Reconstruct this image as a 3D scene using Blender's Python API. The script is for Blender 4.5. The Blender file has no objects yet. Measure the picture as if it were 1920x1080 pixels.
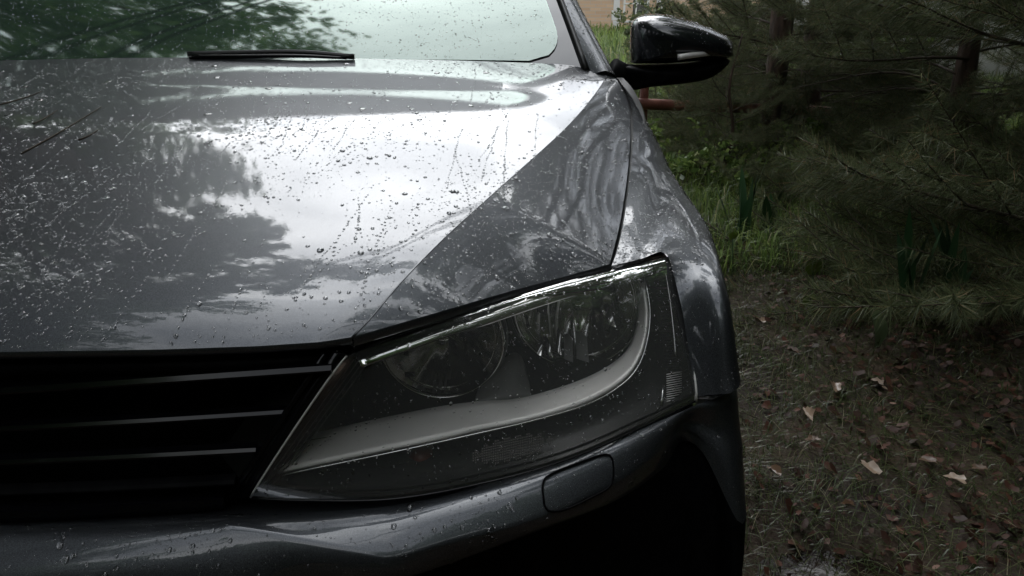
import bpy, math, random
import numpy as np
from mathutils import Vector, Matrix
R = math.radians
SC = bpy.context.scene
COL = SC.collection

# ---------------------------------------------------------------- camera
CAM = np.array([.61, 0.0, 1.12]); FPX = 1450.0
PITCH, YAW = R(21.6), R(1.0)
FWD = np.array([math.sin(YAW)*math.cos(PITCH), math.cos(YAW)*math.cos(PITCH), -math.sin(PITCH)])
RGT = np.array([math.cos(YAW), -math.sin(YAW), 0.0]); UPV = np.cross(RGT, FWD)
cd = bpy.data.cameras.new('camera'); cam = bpy.data.objects.new('camera', cd); COL.objects.link(cam)
cd.sensor_width = 36; cd.lens = 36*FPX/1920; cd.clip_start = .02; cd.clip_end = 2000
cam.matrix_world = Matrix(((RGT[0], UPV[0], -FWD[0], CAM[0]), (RGT[1], UPV[1], -FWD[1], CAM[1]), (RGT[2], UPV[2], -FWD[2], CAM[2]), (0, 0, 0, 1)))
SC.camera = cam

# ---------------------------------------------------------------- sky and sun (overcast, brightest where the sun stands behind cloud)
SUN_EL, SUN_AZ = R(44), R(-8)          # azimuth measured from +Y towards +X
SD = Vector((math.sin(SUN_AZ)*math.cos(SUN_EL), math.cos(SUN_AZ)*math.cos(SUN_EL), math.sin(SUN_EL)))
W = bpy.data.worlds.new('World'); SC.world = W; W.use_nodes = True
nt = W.node_tree; N = nt.nodes; L = nt.links; N.clear()
def nd(t, **k):
    n = N.new(t)
    for a, b in k.items(): setattr(n, a, b)
    return n
wo = nd('ShaderNodeOutputWorld'); bg = nd('ShaderNodeBackground'); bg.inputs['Strength'].default_value = .1
sky = nd('ShaderNodeTexSky', sky_type='NISHITA', sun_disc=False); sky.sun_elevation = SUN_EL; sky.sun_rotation = SUN_AZ
sky.air_density = 1.0; sky.dust_density = 2.0
tc = nd('ShaderNodeTexCoord'); mp = nd('ShaderNodeMapping'); mp.inputs['Scale'].default_value = (1, 1, 2.2); mp.inputs['Location'].default_value = (3.1, .4, 0)
ns = nd('ShaderNodeTexNoise'); ns.inputs['Scale'].default_value = 2.3; ns.inputs['Detail'].default_value = 7; ns.inputs['Roughness'].default_value = .55; ns.inputs['Distortion'].default_value = .3
cr = nd('ShaderNodeValToRGB'); cr.color_ramp.elements[0].position = .36; cr.color_ramp.elements[0].color = (15, 16, 17.5, 1)
cr.color_ramp.elements[1].position = .66; cr.color_ramp.elements[1].color = (42, 43, 44, 1)
dt = nd('ShaderNodeVectorMath', operation='DOT_PRODUCT'); dt.inputs[1].default_value = SD
nrm = nd('ShaderNodeVectorMath', operation='NORMALIZE')
mx = nd('ShaderNodeMath', operation='MAXIMUM'); mx.inputs[1].default_value = 0
pw = nd('ShaderNodeMath', operation='POWER'); pw.inputs[1].default_value = 7
ma = nd('ShaderNodeMath', operation='MULTIPLY_ADD'); ma.inputs[1].default_value = 1.3; ma.inputs[2].default_value = .62
vs = nd('ShaderNodeVectorMath', operation='SCALE')
mix = nd('ShaderNodeMix', data_type='RGBA'); mix.inputs[0].default_value = .9
L.new(tc.outputs['Generated'], nrm.inputs[0]); L.new(nrm.outputs[0], mp.inputs[0]); L.new(mp.outputs[0], ns.inputs['Vector'])
L.new(nrm.outputs[0], dt.inputs[0]); L.new(dt.outputs['Value'], mx.inputs[0]); L.new(mx.outputs[0], pw.inputs[0]); L.new(pw.outputs[0], ma.inputs[0])
L.new(ns.outputs['Fac'], cr.inputs[0]); L.new(cr.outputs[0], vs.inputs[0]); L.new(ma.outputs[0], vs.inputs['Scale'])
L.new(sky.outputs[0], mix.inputs[6]); L.new(vs.outputs[0], mix.inputs[7]); L.new(mix.outputs[2], bg.inputs['Color']); L.new(bg.outputs[0], wo.inputs[0])
sl = bpy.data.lights.new('sun', 'SUN'); sl.energy = .5; sl.angle = R(40); sl.color = (1, .97, .92)
so = bpy.data.objects.new('sun', sl); COL.objects.link(so); so.rotation_euler = (-SD).to_track_quat('-Z', 'Y').to_euler(); so.location = (0, 0, 20)
SC.view_settings.view_transform = 'Standard'; SC.view_settings.look = 'None'; SC.view_settings.exposure = 0; SC.view_settings.gamma = 1
try: SC.view_settings.use_curve_mapping = False
except Exception: pass
SC.render.engine = 'CYCLES'
SC.cycles.max_bounces = 10; SC.cycles.glossy_bounces = 6; SC.cycles.transmission_bounces = 8; SC.cycles.transparent_max_bounces = 12; SC.cycles.diffuse_bounces = 3
SC.cycles.use_denoising = True; SC.cycles.sample_clamp_indirect = 6

# ---------------------------------------------------------------- survey helpers: world points from measured bearings
def ray(px, py): return FWD + RGT*(px-960)/FPX + UPV*(540-py)/FPX
def at(px, py, x=None, y=None, z=None):
    d = ray(px, py)
    t = (x-CAM[0])/d[0] if x is not None else (y-CAM[1])/d[1] if y is not None else (z-CAM[2])/d[2]
    return CAM + d*t
def meet(px, py, zf, y0=.6, y1=2.3):      # bearing meets the profile z = zf(y)
    d = ray(px, py); ys = np.linspace(y0, y1, 3400); zs = CAM[2] + d[2]/d[1]*ys; g = zs - zf(ys)
    i = int(np.argmax(g < 0)) if (g < 0).any() else len(ys)-1
    return CAM + d*(ys[i]/d[1])

# ---------------------------------------------------------------- materials
def mat(name, col=(.2, .2, .2), rough=.5, metal=0, spec=.5, **k):
    m = bpy.data.materials.new(name); m.use_nodes = True; b = m.node_tree.nodes['Principled BSDF']
    b.inputs['Base Color'].default_value = (*col, 1); b.inputs['Roughness'].default_value = rough; b.inputs['Metallic'].default_value = metal
    b.inputs['Specular IOR Level'].default_value = spec
    for a, v in k.items(): b.inputs[a.replace('_', ' ')].default_value = v
    return m
def mnode(m, t, **k):
    n = m.node_tree.nodes.new(t)
    for a, b in k.items(): setattr(n, a, b)
    return n
def P(m): return m.node_tree.nodes['Principled BSDF']
def noise_col(m, scale, c1, c2, p1=.35, p2=.65, detail=5, coord='Object', bump=0, bscale=None, bdist=.01, vec_scale=None, rough=None):
    t = mnode(m, 'ShaderNodeTexCoord'); n = mnode(m, 'ShaderNodeTexNoise'); r = mnode(m, 'ShaderNodeValToRGB'); l = m.node_tree.links
    n.inputs['Scale'].default_value = scale; n.inputs['Detail'].default_value = detail
    src = t.outputs[coord]
    if vec_scale:
        mpn = mnode(m, 'ShaderNodeMapping'); mpn.inputs['Scale'].default_value = vec_scale; l.new(src, mpn.inputs[0]); src = mpn.outputs[0]
    l.new(src, n.inputs['Vector']); l.new(n.outputs['Fac'], r.inputs[0]); l.new(r.outputs[0], P(m).inputs['Base Color'])
    e = r.color_ramp.elements; e[0].position = p1; e[0].color = (*c1, 1); e[1].position = p2; e[1].color = (*c2, 1)
    if bump:
        b = mnode(m, 'ShaderNodeBump'); n2 = mnode(m, 'ShaderNodeTexNoise'); n2.inputs['Scale'].default_value = bscale or scale; n2.inputs['Detail'].default_value = 4
        l.new(src, n2.inputs['Vector']); l.new(n2.outputs['Fac'], b.inputs['Height']); b.inputs['Strength'].default_value = bump; b.inputs['Distance'].default_value = bdist
        l.new(b.outputs[0], P(m).inputs['Normal'])
    if rough:
        rr = mnode(m, 'ShaderNodeMapRange'); l.new(n.outputs['Fac'], rr.inputs[0]); rr.inputs[3].default_value = rough[0]; rr.inputs[4].default_value = rough[1]; l.new(rr.outputs[0], P(m).inputs['Roughness'])
    return m
def random_tint(m, c1, c2, rough=None):        # per-object random colour between two
    oi = mnode(m, 'ShaderNodeObjectInfo'); r = mnode(m, 'ShaderNodeValToRGB'); l = m.node_tree.links
    l.new(oi.outputs['Random'], r.inputs[0]); l.new(r.outputs[0], P(m).inputs['Base Color'])
    r.color_ramp.elements[0].color = (*c1, 1); r.color_ramp.elements[1].color = (*c2, 1); return m
def island_tint(m, stops):                     # per-blade random colour
    g = mnode(m, 'ShaderNodeNewGeometry'); r = mnode(m, 'ShaderNodeValToRGB'); l = m.node_tree.links
    l.new(g.outputs['Random Per Island'], r.inputs[0]); l.new(r.outputs[0], P(m).inputs['Base Color'])
    e = r.color_ramp.elements
    while len(e) < len(stops): e.new(.5)
    for i, (p, c) in enumerate(stops): e[i].position = p; e[i].color = (*c, 1)
    return m
M = {}
# grey metallic paint under clear coat, wet, with faint long-wave ripple of the sheet metal
pm = mat('car_paint', (.075, .08, .088), .42, .75, .5, Coat_Weight=1.0, Coat_Roughness=.02, Coat_IOR=1.5)
t = mnode(pm, 'ShaderNodeTexCoord'); n1 = mnode(pm, 'ShaderNodeTexNoise'); n1.inputs['Scale'].default_value = 900; n1.inputs['Detail'].default_value = 1
rr = mnode(pm, 'ShaderNodeValToRGB'); rr.color_ramp.elements[0].position = .3; rr.color_ramp.elements[0].color = (.04, .044, .05, 1); rr.color_ramp.elements[1].position = .75; rr.color_ramp.elements[1].color = (.09, .096, .106, 1)
n2 = mnode(pm, 'ShaderNodeTexNoise'); n2.inputs['Scale'].default_value = 9; n2.inputs['Detail'].default_value = 2
n3 = mnode(pm, 'ShaderNodeTexNoise'); n3.inputs['Scale'].default_value = 260; n3.inputs['Detail'].default_value = 2
b1 = mnode(pm, 'ShaderNodeBump'); b1.inputs['Strength'].default_value = .06; b1.inputs['Distance'].default_value = .0012
b2 = mnode(pm, 'ShaderNodeBump'); b2.inputs['Strength'].default_value = .05; b2.inputs['Distance'].default_value = .0004
l = pm.node_tree.links
for q in (n1, n2, n3): l.new(t.outputs['Object'], q.inputs['Vector'])
l.new(n1.outputs['Fac'], rr.inputs[0]); l.new(rr.outputs[0], P(pm).inputs['Base Color'])
l.new(n2.outputs['Fac'], b1.inputs['Height']); l.new(n3.outputs['Fac'], b2.inputs['Height']); l.new(b1.outputs[0], b2.inputs['Normal']); l.new(b2.outputs[0], P(pm).inputs['Coat Normal'])
M['paint'] = pm
M['water'] = mat('water_drop', (1, 1, 1), 0.0, 0, .5, Transmission_Weight=1.0, IOR=1.36, Coat_Weight=.7, Coat_IOR=1.4, Coat_Roughness=.02)
M['black_gloss'] = mat('black_gloss_plastic', (.003, .003, .004), .1, 0, .3)
M['black'] = noise_col(mat('black_plastic', (.008, .008, .009), .55, 0, .04), 60, (.003, .003, .0035), (.006, .006, .0065), bump=.1, bdist=.001)
M['rubber'] = mat('black_rubber', (.008, .008, .008), .35)
M['chrome'] = mat('chrome_trim', (.75, .75, .74), .08, 1)
M['mirror_chrome'] = mat('reflector_chrome', (.72, .72, .70), .10, 1)
M['satin'] = noise_col(mat('satin_grey_trim', (.5, .49, .47), .42, .3), 14, (.76, .735, .71), (.86, .835, .81), rough=(.38, .52))
M['grey_trim'] = mat('mid_grey_trim', (.12, .12, .115), .45)
M['dark_optic'] = mat('smoked_optic', (.05, .045, .04), .2, .6)
M['dash'] = mat('grey_dashboard', (.16, .17, .16), .8)
M['mirror_paint'] = mat('darkened_mirror_paint', (.010, .012, .016), .25, .3, .5, Coat_Weight=1.0, Coat_Roughness=.02)  # body colour darkened so the shell carries its dark reflections in the paint
M['dark_plastic'] = mat('dark_grey_plastic', (.018, .019, .018), .25)
M['amber'] = mat('amber_bulb', (.11, .022, .008), .3, 0, .3)
M['bulb'] = mat('bulb_glass', (.9, .9, .9), .02, 0, .5, Transmission_Weight=.9, IOR=1.45)
def thin_glass(name, tint, gl, ior):
    m = bpy.data.materials.new(name); m.use_nodes = True; q = m.node_tree.nodes; q.clear(); l = m.node_tree.links
    o = q.new('ShaderNodeOutputMaterial'); mxs = q.new('ShaderNodeMixShader'); f = q.new('ShaderNodeFresnel'); tr = q.new('ShaderNodeBsdfTransparent'); g = q.new('ShaderNodeBsdfGlossy')
    f.inputs[0].default_value = ior; tr.inputs[0].default_value = (*tint, 1); g.inputs['Color'].default_value = (*gl, 1); g.inputs['Roughness'].default_value = .01
    l.new(f.outputs[0], mxs.inputs[0]); l.new(tr.outputs[0], mxs.inputs[1]); l.new(g.outputs[0], mxs.inputs[2]); l.new(mxs.outputs[0], o.inputs[0]); return m
M['lens'] = thin_glass('headlight_lens', (.86, .86, .85), (1, 1, 1), 1.5)
def veil(m, amt, c=(.8, .82, .8)):       # slight haze, with brightness mixed in to lift the dark lens and windshield
    nt_ = m.node_tree; o = next(n for n in nt_.nodes if n.type == 'OUTPUT_MATERIAL'); src = o.inputs[0].links[0].from_socket; d = nt_.nodes.new('ShaderNodeBsdfDiffuse'); d.inputs[0].default_value = (*c, 1); x = nt_.nodes.new('ShaderNodeMixShader'); x.inputs[0].default_value = amt
    nt_.links.new(src, x.inputs[1]); nt_.links.new(d.outputs[0], x.inputs[2]); nt_.links.new(x.outputs[0], o.inputs[0])
veil(M['lens'], .042)
M['windshield'] = thin_glass('windshield_glass', (.4, .62, .48), (.86, .98, .91), 2.7)
veil(M['windshield'], .05, (.5, .8, .62))
for n_ in M['windshield'].node_tree.nodes:
    if n_.type == 'BSDF_GLOSSY': n_.inputs['Roughness'].default_value = .035
M['window'] = thin_glass('window_glass', (.1, .12, .11), (.8, .9, .85), 1.8)
M['frit'] = mat('black_glass_border', (.02, .02, .022), .03, 0, .7, IOR=1.7)
M['tyre'] = mat('tyre_rubber', (.012, .012, .012), .8)
M['rim'] = mat('alloy_rim', (.4, .4, .41), .3, .9)
M['needle'] = island_tint(mat('pine_needles', (.04, .06, .03), .5, 0, .3), [(0, (.055, .072, .030)), (.6, (.098, .122, .052)), (.9, (.15, .165, .07)), (1, (.26, .16, .08))])
M['needle_far'] = island_tint(mat('far_pine_needles', (.06, .08, .03), .5), [(0, (.05, .075, .03)), (.7, (.10, .13, .05)), (1, (.2, .19, .07))])
M['bark'] = noise_col(mat('pine_bark', (.1, .06, .04), .8), 22, (.03, .02, .015), (.10, .062, .045), bump=.8, bscale=30, bdist=.02, vec_scale=(1, 1, .35))
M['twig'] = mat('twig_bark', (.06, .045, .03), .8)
M['leaf'] = island_tint(mat('green_leaves', (.05, .09, .02), .45), [(0, (.04, .09, .02)), (.6, (.075, .15, .035)), (1, (.12, .2, .04))])
M['grass_bright'] = island_tint(mat('meadow_blades', (.15, .25, .03), .5), [(0, (.045, .085, .015)), (.5, (.11, .18, .03)), (.93, (.2, .27, .05)), (1, (.3, .28, .13))])
M['grass'] = island_tint(mat('wet_grass_blades', (.05, .08, .02), .25), [(0, (.03, .045, .014)), (.5, (.065, .09, .03)), (.85, (.10, .11, .045)), (1, (.22, .19, .12))])
M['litter'] = island_tint(mat('fallen_leaf_litter', (.1, .05, .03), .55, 0, .25), [(0, (.022, .009, .005)), (.6, (.06, .024, .014)), (.96, (.11, .045, .028)), (1, (.22, .13, .09))])
M['iris'] = noise_col(mat('sword_leaf', (.03, .08, .03), .35), 6, (.018, .05, .02), (.04, .10, .035), vec_scale=(1, 1, .2))
M['white'] = noise_col(mat('white_render', (.7, .7, .68), .7), 3, (.6, .6, .58), (.75, .75, .73)); M['roofing'] = mat('brown_roof', (.12, .05, .04), .7)
def leafy(m, amt=.4):                          # light passes through thin leaves
    nt_ = m.node_tree; b = P(m); o = nt_.nodes['Material Output']; tr = nt_.nodes.new('ShaderNodeBsdfTranslucent'); mxs = nt_.nodes.new('ShaderNodeMixShader'); mxs.inputs[0].default_value = amt
    hs = nt_.nodes.new('ShaderNodeHueSaturation'); hs.inputs['Value'].default_value = 1.7; hs.inputs['Saturation'].default_value = .85
    src = b.inputs['Base Color'].links[0].from_socket; nt_.links.new(src, hs.inputs['Color']); nt_.links.new(hs.outputs[0], tr.inputs[0])
    nt_.links.new(b.outputs[0], mxs.inputs[1]); nt_.links.new(tr.outputs[0], mxs.inputs[2]); nt_.links.new(mxs.outputs[0], o.inputs[0])
for k_, a_ in (('leaf', .5), ('grass_bright', .35), ('grass', .3), ('needle_far', .4), ('needle', .25)): leafy(M[k_], a_)
# ---------------------------------------------------------------- mesh helpers
def new_obj(name, me, parent=None, label=None, cat=None, group=None, kind=None, loc=None):
    o = bpy.data.objects.new(name, me); COL.objects.link(o)
    if parent is not None: o.parent = parent
    if label: o['label'] = label
    if cat: o['category'] = cat
    if group: o['group'] = group
    if kind: o['kind'] = kind
    if loc is not None: o.location = loc
    return o
def mesh(name, V, F, mats, smooth=True, mi=None):
    me = bpy.data.meshes.new(name); V = np.asarray(V, float).reshape(-1, 3)
    me.from_pydata(V.tolist(), [], [list(map(int, f)) for f in F]); 
    for m in (mats if isinstance(mats, (list, tuple)) else [mats]): me.materials.append(M[m] if isinstance(m, str) else m)
    if smooth: me.polygons.foreach_set('use_smooth', [True]*len(me.polygons))
    if mi is not None: me.polygons.foreach_set('material_index', np.asarray(mi, np.int32))
    me.update(); return me
def soup(name, V, k, mats, mi=None, smooth=False):       # V: (n*k,3), every k vertices one face (fast path)
    me = bpy.data.meshes.new(name); V = np.asarray(V, np.float32).reshape(-1, 3); n = len(V)//k
    me.vertices.add(len(V)); me.vertices.foreach_set('co', V.ravel()); me.loops.add(n*k); me.loops.foreach_set('vertex_index', np.arange(n*k, dtype=np.int32))
    me.polygons.add(n); me.polygons.foreach_set('loop_start', np.arange(0, n*k, k, dtype=np.int32)); 
    if mi is not None: me.polygons.foreach_set('material_index', np.asarray(mi, np.int32))
    for m in (mats if isinstance(mats, (list, tuple)) else [mats]): me.materials.append(M[m] if isinstance(m, str) else m)
    me.update(calc_edges=True); me.validate(); return me
def fast(name, V, F, mats, mi=None, smooth=True):        # F: (n,3) or (n,4) int array
    me = bpy.data.meshes.new(name); V = np.asarray(V, np.float32).reshape(-1, 3); F = np.asarray(F, np.int32); n, k = F.shape
    me.vertices.add(len(V)); me.vertices.foreach_set('co', V.ravel()); me.loops.add(n*k); me.loops.foreach_set('vertex_index', F.ravel())
    me.polygons.add(n); me.polygons.foreach_set('loop_start', np.arange(0, n*k, k, dtype=np.int32))
    if mi is not None: me.polygons.foreach_set('material_index', np.asarray(mi, np.int32))
    if smooth: me.polygons.foreach_set('use_smooth', np.ones(n, bool))
    for m in (mats if isinstance(mats, (list, tuple)) else [mats]): me.materials.append(M[m] if isinstance(m, str) else m)
    me.update(calc_edges=True); return me
def grid_faces(a, b, off=0, flip=False):
    F = []
    for i in range(a-1):
        for j in range(b-1):
            q = [off+i*b+j, off+i*b+j+1, off+(i+1)*b+j+1, off+(i+1)*b+j]
            F.append(q[::-1] if flip else q)
    return F
def sheet(name, G, m, parent, thick=.0, flip=False, **k):
    G = np.asarray(G, float); a, b, _ = G.shape
    me = mesh(name, G.reshape(-1, 3), grid_faces(a, b, flip=flip), m)
    o = new_obj(name, me, parent, **k)
    if thick:
        s = o.modifiers.new('solid', 'SOLIDIFY'); s.thickness = thick; s.offset = -1
    return o
def resample(pts, n):
    pts = np.asarray(pts, float); d = np.r_[0, np.cumsum(np.linalg.norm(np.diff(pts, axis=0), axis=1))]
    u = np.linspace(0, d[-1], n); return np.stack([np.interp(u, d, pts[:, i]) for i in range(pts.shape[1])], 1)
def catmull(pts, n):
    pts = np.asarray(pts, float); k = len(pts); d = np.r_[0, np.cumsum(np.linalg.norm(np.diff(pts, axis=0), axis=1)**.5)]
    q = np.vstack([2*pts[0]-pts[1], pts, 2*pts[-1]-pts[-2]]); out = []
    us = np.linspace(0, k-1, max(n*4, 60))
    for u in us:
        i = min(int(u), k-2); f = u-i; a, b, c, e = q[i], q[i+1], q[i+2], q[i+3]
        out.append(.5*((2*b)+(-a+c)*f+(2*a-5*b+4*c-e)*f*f+(-a+3*b-3*c+e)*f**3))
    return resample(out, n)
def tube(pts, rad, sides=6, cap=True):
    pts = np.asarray(pts, float); n = len(pts); rad = np.full(n, rad) if np.isscalar(rad) else np.asarray(rad)
    T = np.gradient(pts, axis=0); T /= np.linalg.norm(T, axis=1)[:, None]+1e-9
    ref = np.array([0, 0, 1.]) if abs(T[:, 2]).mean() < .85 else np.array([1., 0, 0])
    A = np.cross(T, ref); A /= np.linalg.norm(A, axis=1)[:, None]+1e-9; B = np.cross(T, A)
    an = np.arange(sides)/sides*2*math.pi
    V = pts[:, None]+rad[:, None, None]*(A[:, None]*np.cos(an)[None, :, None]+B[:, None]*np.sin(an)[None, :, None])
    F = [[i*sides+j, i*sides+(j+1) % sides, (i+1)*sides+(j+1) % sides, (i+1)*sides+j] for i in range(n-1) for j in range(sides)]
    if cap: F += [list(range(sides))[::-1], [(n-1)*sides+j for j in range(sides)]]
    return V.reshape(-1, 3), F
class MB:
    def __init__(s): s.V = []; s.F = []; s.mi = []; s.n = 0
    def add(s, V, F, mi=0):
        V = np.asarray(V, float).reshape(-1, 3); s.V.append(V); s.F += [[x+s.n for x in f] for f in F]; s.mi += [mi]*len(F); s.n += len(V); return s
    def tube(s, pts, rad, sides=6, mi=0): return s.add(*tube(pts, rad, sides), mi)
    def box(s, c, sz, mi=0, rz=0):
        c = np.array(c); h = np.array(sz)/2; v = np.array([[x, y, z] for x in (-1, 1) for y in (-1, 1) for z in (-1, 1)])*h
        if rz: v = v@np.array([[math.cos(rz), math.sin(rz), 0], [-math.sin(rz), math.cos(rz), 0], [0, 0, 1]])
        return s.add(v+c, [[0, 1, 3, 2], [4, 6, 7, 5], [0, 4, 5, 1], [2, 3, 7, 6], [0, 2, 6, 4], [1, 5, 7, 3]], mi)
    def sweep(s, path, prof, mi=0, up=(0, 0, 1), closed=True):      # profile points (side, up) swept along a path
        path = np.asarray(path, float); T = np.gradient(path, axis=0); T /= np.linalg.norm(T, axis=1)[:, None]; S = np.cross(np.array(up, float), T); S /= np.linalg.norm(S, axis=1)[:, None]; U = np.cross(T, S)
        prof = np.asarray(prof, float); k = len(prof)
        V = path[:, None]+S[:, None]*prof[None, :, 0:1]+U[:, None]*prof[None, :, 1:2]
        F = [[i*k+j, i*k+(j+1) % k, (i+1)*k+(j+1) % k, (i+1)*k+j] for i in range(len(path)-1) for j in range(k)]
        F += [list(range(k))[::-1], [(len(path)-1)*k+j for j in range(k)]]
        return s.add(V.reshape(-1, 3), F, mi)
    def build(s, name, mats, parent=None, smooth=True, **k):
        return new_obj(name, mesh(name, np.vstack(s.V), s.F, mats, smooth, s.mi if isinstance(mats, (list, tuple)) else None), parent, **k)
def sharp(o, ang=40):
    me = o.data
    try: me.set_sharp_from_angle(angle=R(ang))
    except Exception: pass
    return o
rng = np.random.default_rng(7); random.seed(7)
exec_parts = True

# ================================================================= THE CAR
car = new_obj('parked_car', None, label='dark grey metallic car beaded with rain, parked facing the viewer', cat='car')
# hood centre-line profile (height along the crease)
Y0 = .756
def zc(y):
    y = np.asarray(y, float); d = np.maximum(y-Y0, 0)
    z = .765+.030*(1-np.exp(-d/.07))+.147*d
    return z
def kink(y, y1=1.545, s=.012):                   # slight step-up towards the cowl
    y = np.asarray(y, float); q = (y-y1)/s; return s*np.logaddexp(0, q)*.05
def crown(y): return .004+.020*np.clip((np.asarray(y, float)-Y0)/.5, 0, 1)**.8*(1-.35*np.clip((np.asarray(y, float)-1.3)/.4, 0, 1))
def drop(y): 
    y = np.asarray(y, float); return .052*np.clip((y-Y0)/.16, 0, 1)**1.0*(1-np.clip((y-1.15)/.58, 0, 1)**1.5)
cre_px = [(660, 632), (700, 590), (760, 520), (850, 430), (950, 340), (1050, 250), (1100, 196), (1128, 158), (1137, 141), (1139, 133)]
CRE = np.array([meet(px, py, zc) for px, py in cre_px]); CRE[-1] = meet(1139, 133, zc)
gap_px = [(1143, 495), (1160, 430), (1172, 360), (1180, 290), (1182, 240), (1178, 195), (1162, 158), (1143, 135)]
GAP = np.array([meet(px, py, lambda y: zc(y)-drop(y)) for px, py in gap_px])
edge_px = [(660, 632), (750, 606), (850, 577), (950, 548), (1050, 521), (1143, 495)]
EDGE = np.array([meet(px, py, lambda y: zc(y)-drop(y)) for px, py in edge_px])
EDGE[0] = CRE[0]
YR = float(CRE[-1][1])
print('CREASE', CRE.round(3).tolist()); print('GAP', GAP.round(3).tolist()); print('EDGE', EDGE.round(3).tolist())
def fx(curve): 
    c = catmull(curve, 80); return lambda y: np.interp(y, c[:, 1], c[:, 0])
xc = fx(CRE); OUT = np.vstack([EDGE, GAP[1:]]); oc = catmull(EDGE, 30); gc = catmull(GAP, 60); OUTC = gc
xo = lambda y: np.interp(y, OUTC[:, 1], OUTC[:, 0]); zo = lambda y: np.interp(y, OUTC[:, 1], OUTC[:, 2])
fr_px = [(0, 673, .755), (300, 666, .757), (480, 656, .760), (600, 644, .763), (660, 632, .765)]
FRT = np.array([at(a, b, z=c) for a, b, c in fr_px]); FRT[-1] = CRE[0]
yf = lambda x: np.interp(np.abs(x), FRT[:, 0], FRT[:, 1])
def yrear(s): return YR+.035*(1-s*s)
NS, NT = 81, 90
G = np.zeros((NT, NS, 3))
for i, tt in enumerate(np.linspace(0, 1, NT)):
    tq = tt**1.5
    for j, s in enumerate(np.linspace(-1, 1, NS)):
        # rows follow the front edge first, then straighten towards the cowl
        yc = Y0+(YR-Y0)*tq; X = float(xc(yc)); x = s*X
        yfront = float(yf(x*(.451/X))) if X else Y0
        y = yfront+(yrear(s)-yfront)*tq
        z = float(zc(yc))+float(crown(yc))*(1-s*s)+float(kink(yc))*(1-np.clip((abs(s)-.86)/.12, 0, 1)**2)
        if yc < Y0+.05: z -= .006*(1-(yc-Y0)/.05)*(1-s*s)
        G[i, j] = (x, y, z)
HOODG = G
hood = sheet('hood', G, 'paint', car, label='raised centre panel of the hood, beaded with rain')
# front lip of the hood turning down
lip = np.zeros((4, NS, 3))
for i, (dy, dz) in enumerate(((0, 0), (-.0015, -.004), (.001, -.009), (.014, -.011))):
    lip[i] = G[0]+np.array([0, dy, dz])
sheet('hood_lip', lip, 'paint', hood, flip=True)
# rear edge fold
lip = np.zeros((3, NS, 3))
for i, (dy, dz) in enumerate(((0, 0), (.004, -.004), (.004, -.02))): lip[i] = G[-1]+np.array([0, dy, dz])
sheet('hood_rear_fold', lip, 'paint', hood)
# the two side facets of the hood
def facet(side):
    NK = 14; cc = catmull(CRE, 400); NE = 40
    ya = Y0+(1.06-Y0)*np.linspace(0, 1, NE)**1.15; yb = np.linspace(1.06, YR, 61)[1:]
    ye = np.r_[ya, yb]; C_ = np.stack([np.interp(ye, cc[:, 1], cc[:, k]) for k in range(3)], 1); C_[:, 2] = zc(C_[:, 1]); O_ = np.vstack([resample(oc, NE), resample(gc, 61)[1:]])
    q = np.zeros((len(ye), NK, 3))
    for i in range(len(ye)):
        a, b = C_[i], O_[i]
        for j, u in enumerate(np.linspace(0, 1, NK)):
            p = a+(b-a)*u; p[2] += .012*np.linalg.norm(b-a)*4*u*(1-u)
            q[i, j] = p*[side, 1, 1]
    return q
FACG = facet(1)
fac = sheet('hood_flank', FACG, 'paint', hood); sheet('hood_flank', facet(-1), 'paint', hood, flip=True)
for sx in (1, -1):
    cp = catmull(CRE, 90); cp[:, 2] = zc(cp[:, 1]); MB().tube(cp*[sx, 1, 1]-[0, 0, .0013], .0016, 10).build('crease_roll', 'paint', hood)
e = FACG[:, -1]; lp = np.stack([e, e+[.0015, -.001, -.003], e+[.001, .002, -.012], e+[-.006, .004, -.014]])
sheet('hood_edge', lp, 'paint', hood)

# ------------------------------------------------ fender
XM = .932
zs_px = [(1330, 420), (1290, 370), (1262, 330), (1240, 280), (1200, 210), (1168, 168)]
SH = np.array([at(a, b, x=x) for (a, b), x in zip(zs_px, (.93, .93, .925, .92, .905, .88))])
print('SHOULDER', SH.round(3).tolist())
zsh = lambda y: np.interp(y, SH[:, 1], SH[:, 2]); xsh = lambda y: np.interp(y, SH[:, 1], SH[:, 0])
E0 = [at(1147, 498, z=GAP[0][2]-.001), at(1200, 486, z=.775), at(1246, 473, z=.779), at(1264, 520, z=.758), at(1282, 600, z=.714), at(1304, 745, z=.630)]
MID = [None, None, None, at(1322, 470, x=.892), at(1363, 540, x=.904), at(1387, 700, x=.918)]
ys = np.linspace(1.30, 1.80, 18)
cols = []
for k in range(6):
    c = [E0[k]]
    if MID[k] is not None: c.append(MID[k])
    if k == 0:
        c = [E0[0]]+[np.array([float(xo(y))+.005, y, float(zo(y))-.001]) for y in np.linspace(GAP[0][1]+.03, 1.25, 7)]
    elif k == 3: c.append(SH[0]+np.array([-.006, 0, .001]))
    for y in ys:
        g = np.array([float(xo(y))+.005, y, float(zo(y))-.001]); sh_ = np.array([float(xsh(y)), y, float(zsh(y))]); bl_ = .010*min(1, (1.85-y)/.3)
        if k == 0: p = g
        elif k == 1: p = g*.66+sh_*.34+np.array([0, 0, bl_*.7])
        elif k == 2: p = g*.34+sh_*.66+np.array([0, 0, bl_])
        elif k == 3: p = sh_
        elif k == 4: p = np.array([max(XM-.002, sh_[0]+.004), y, sh_[2]-.05])
        else: p = np.array([XM, y, .655])
        c.append(p)
    cols.append(catmull(c, 70))
cols = np.array(cols)                       # 6 x 70
FG = np.zeros((31, 70, 3))
for j in range(70): FG[:, j] = catmull(cols[:, j], 31)
fender = sheet('fender', FG, 'paint', car)
for o_ in (fender,): pass
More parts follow.
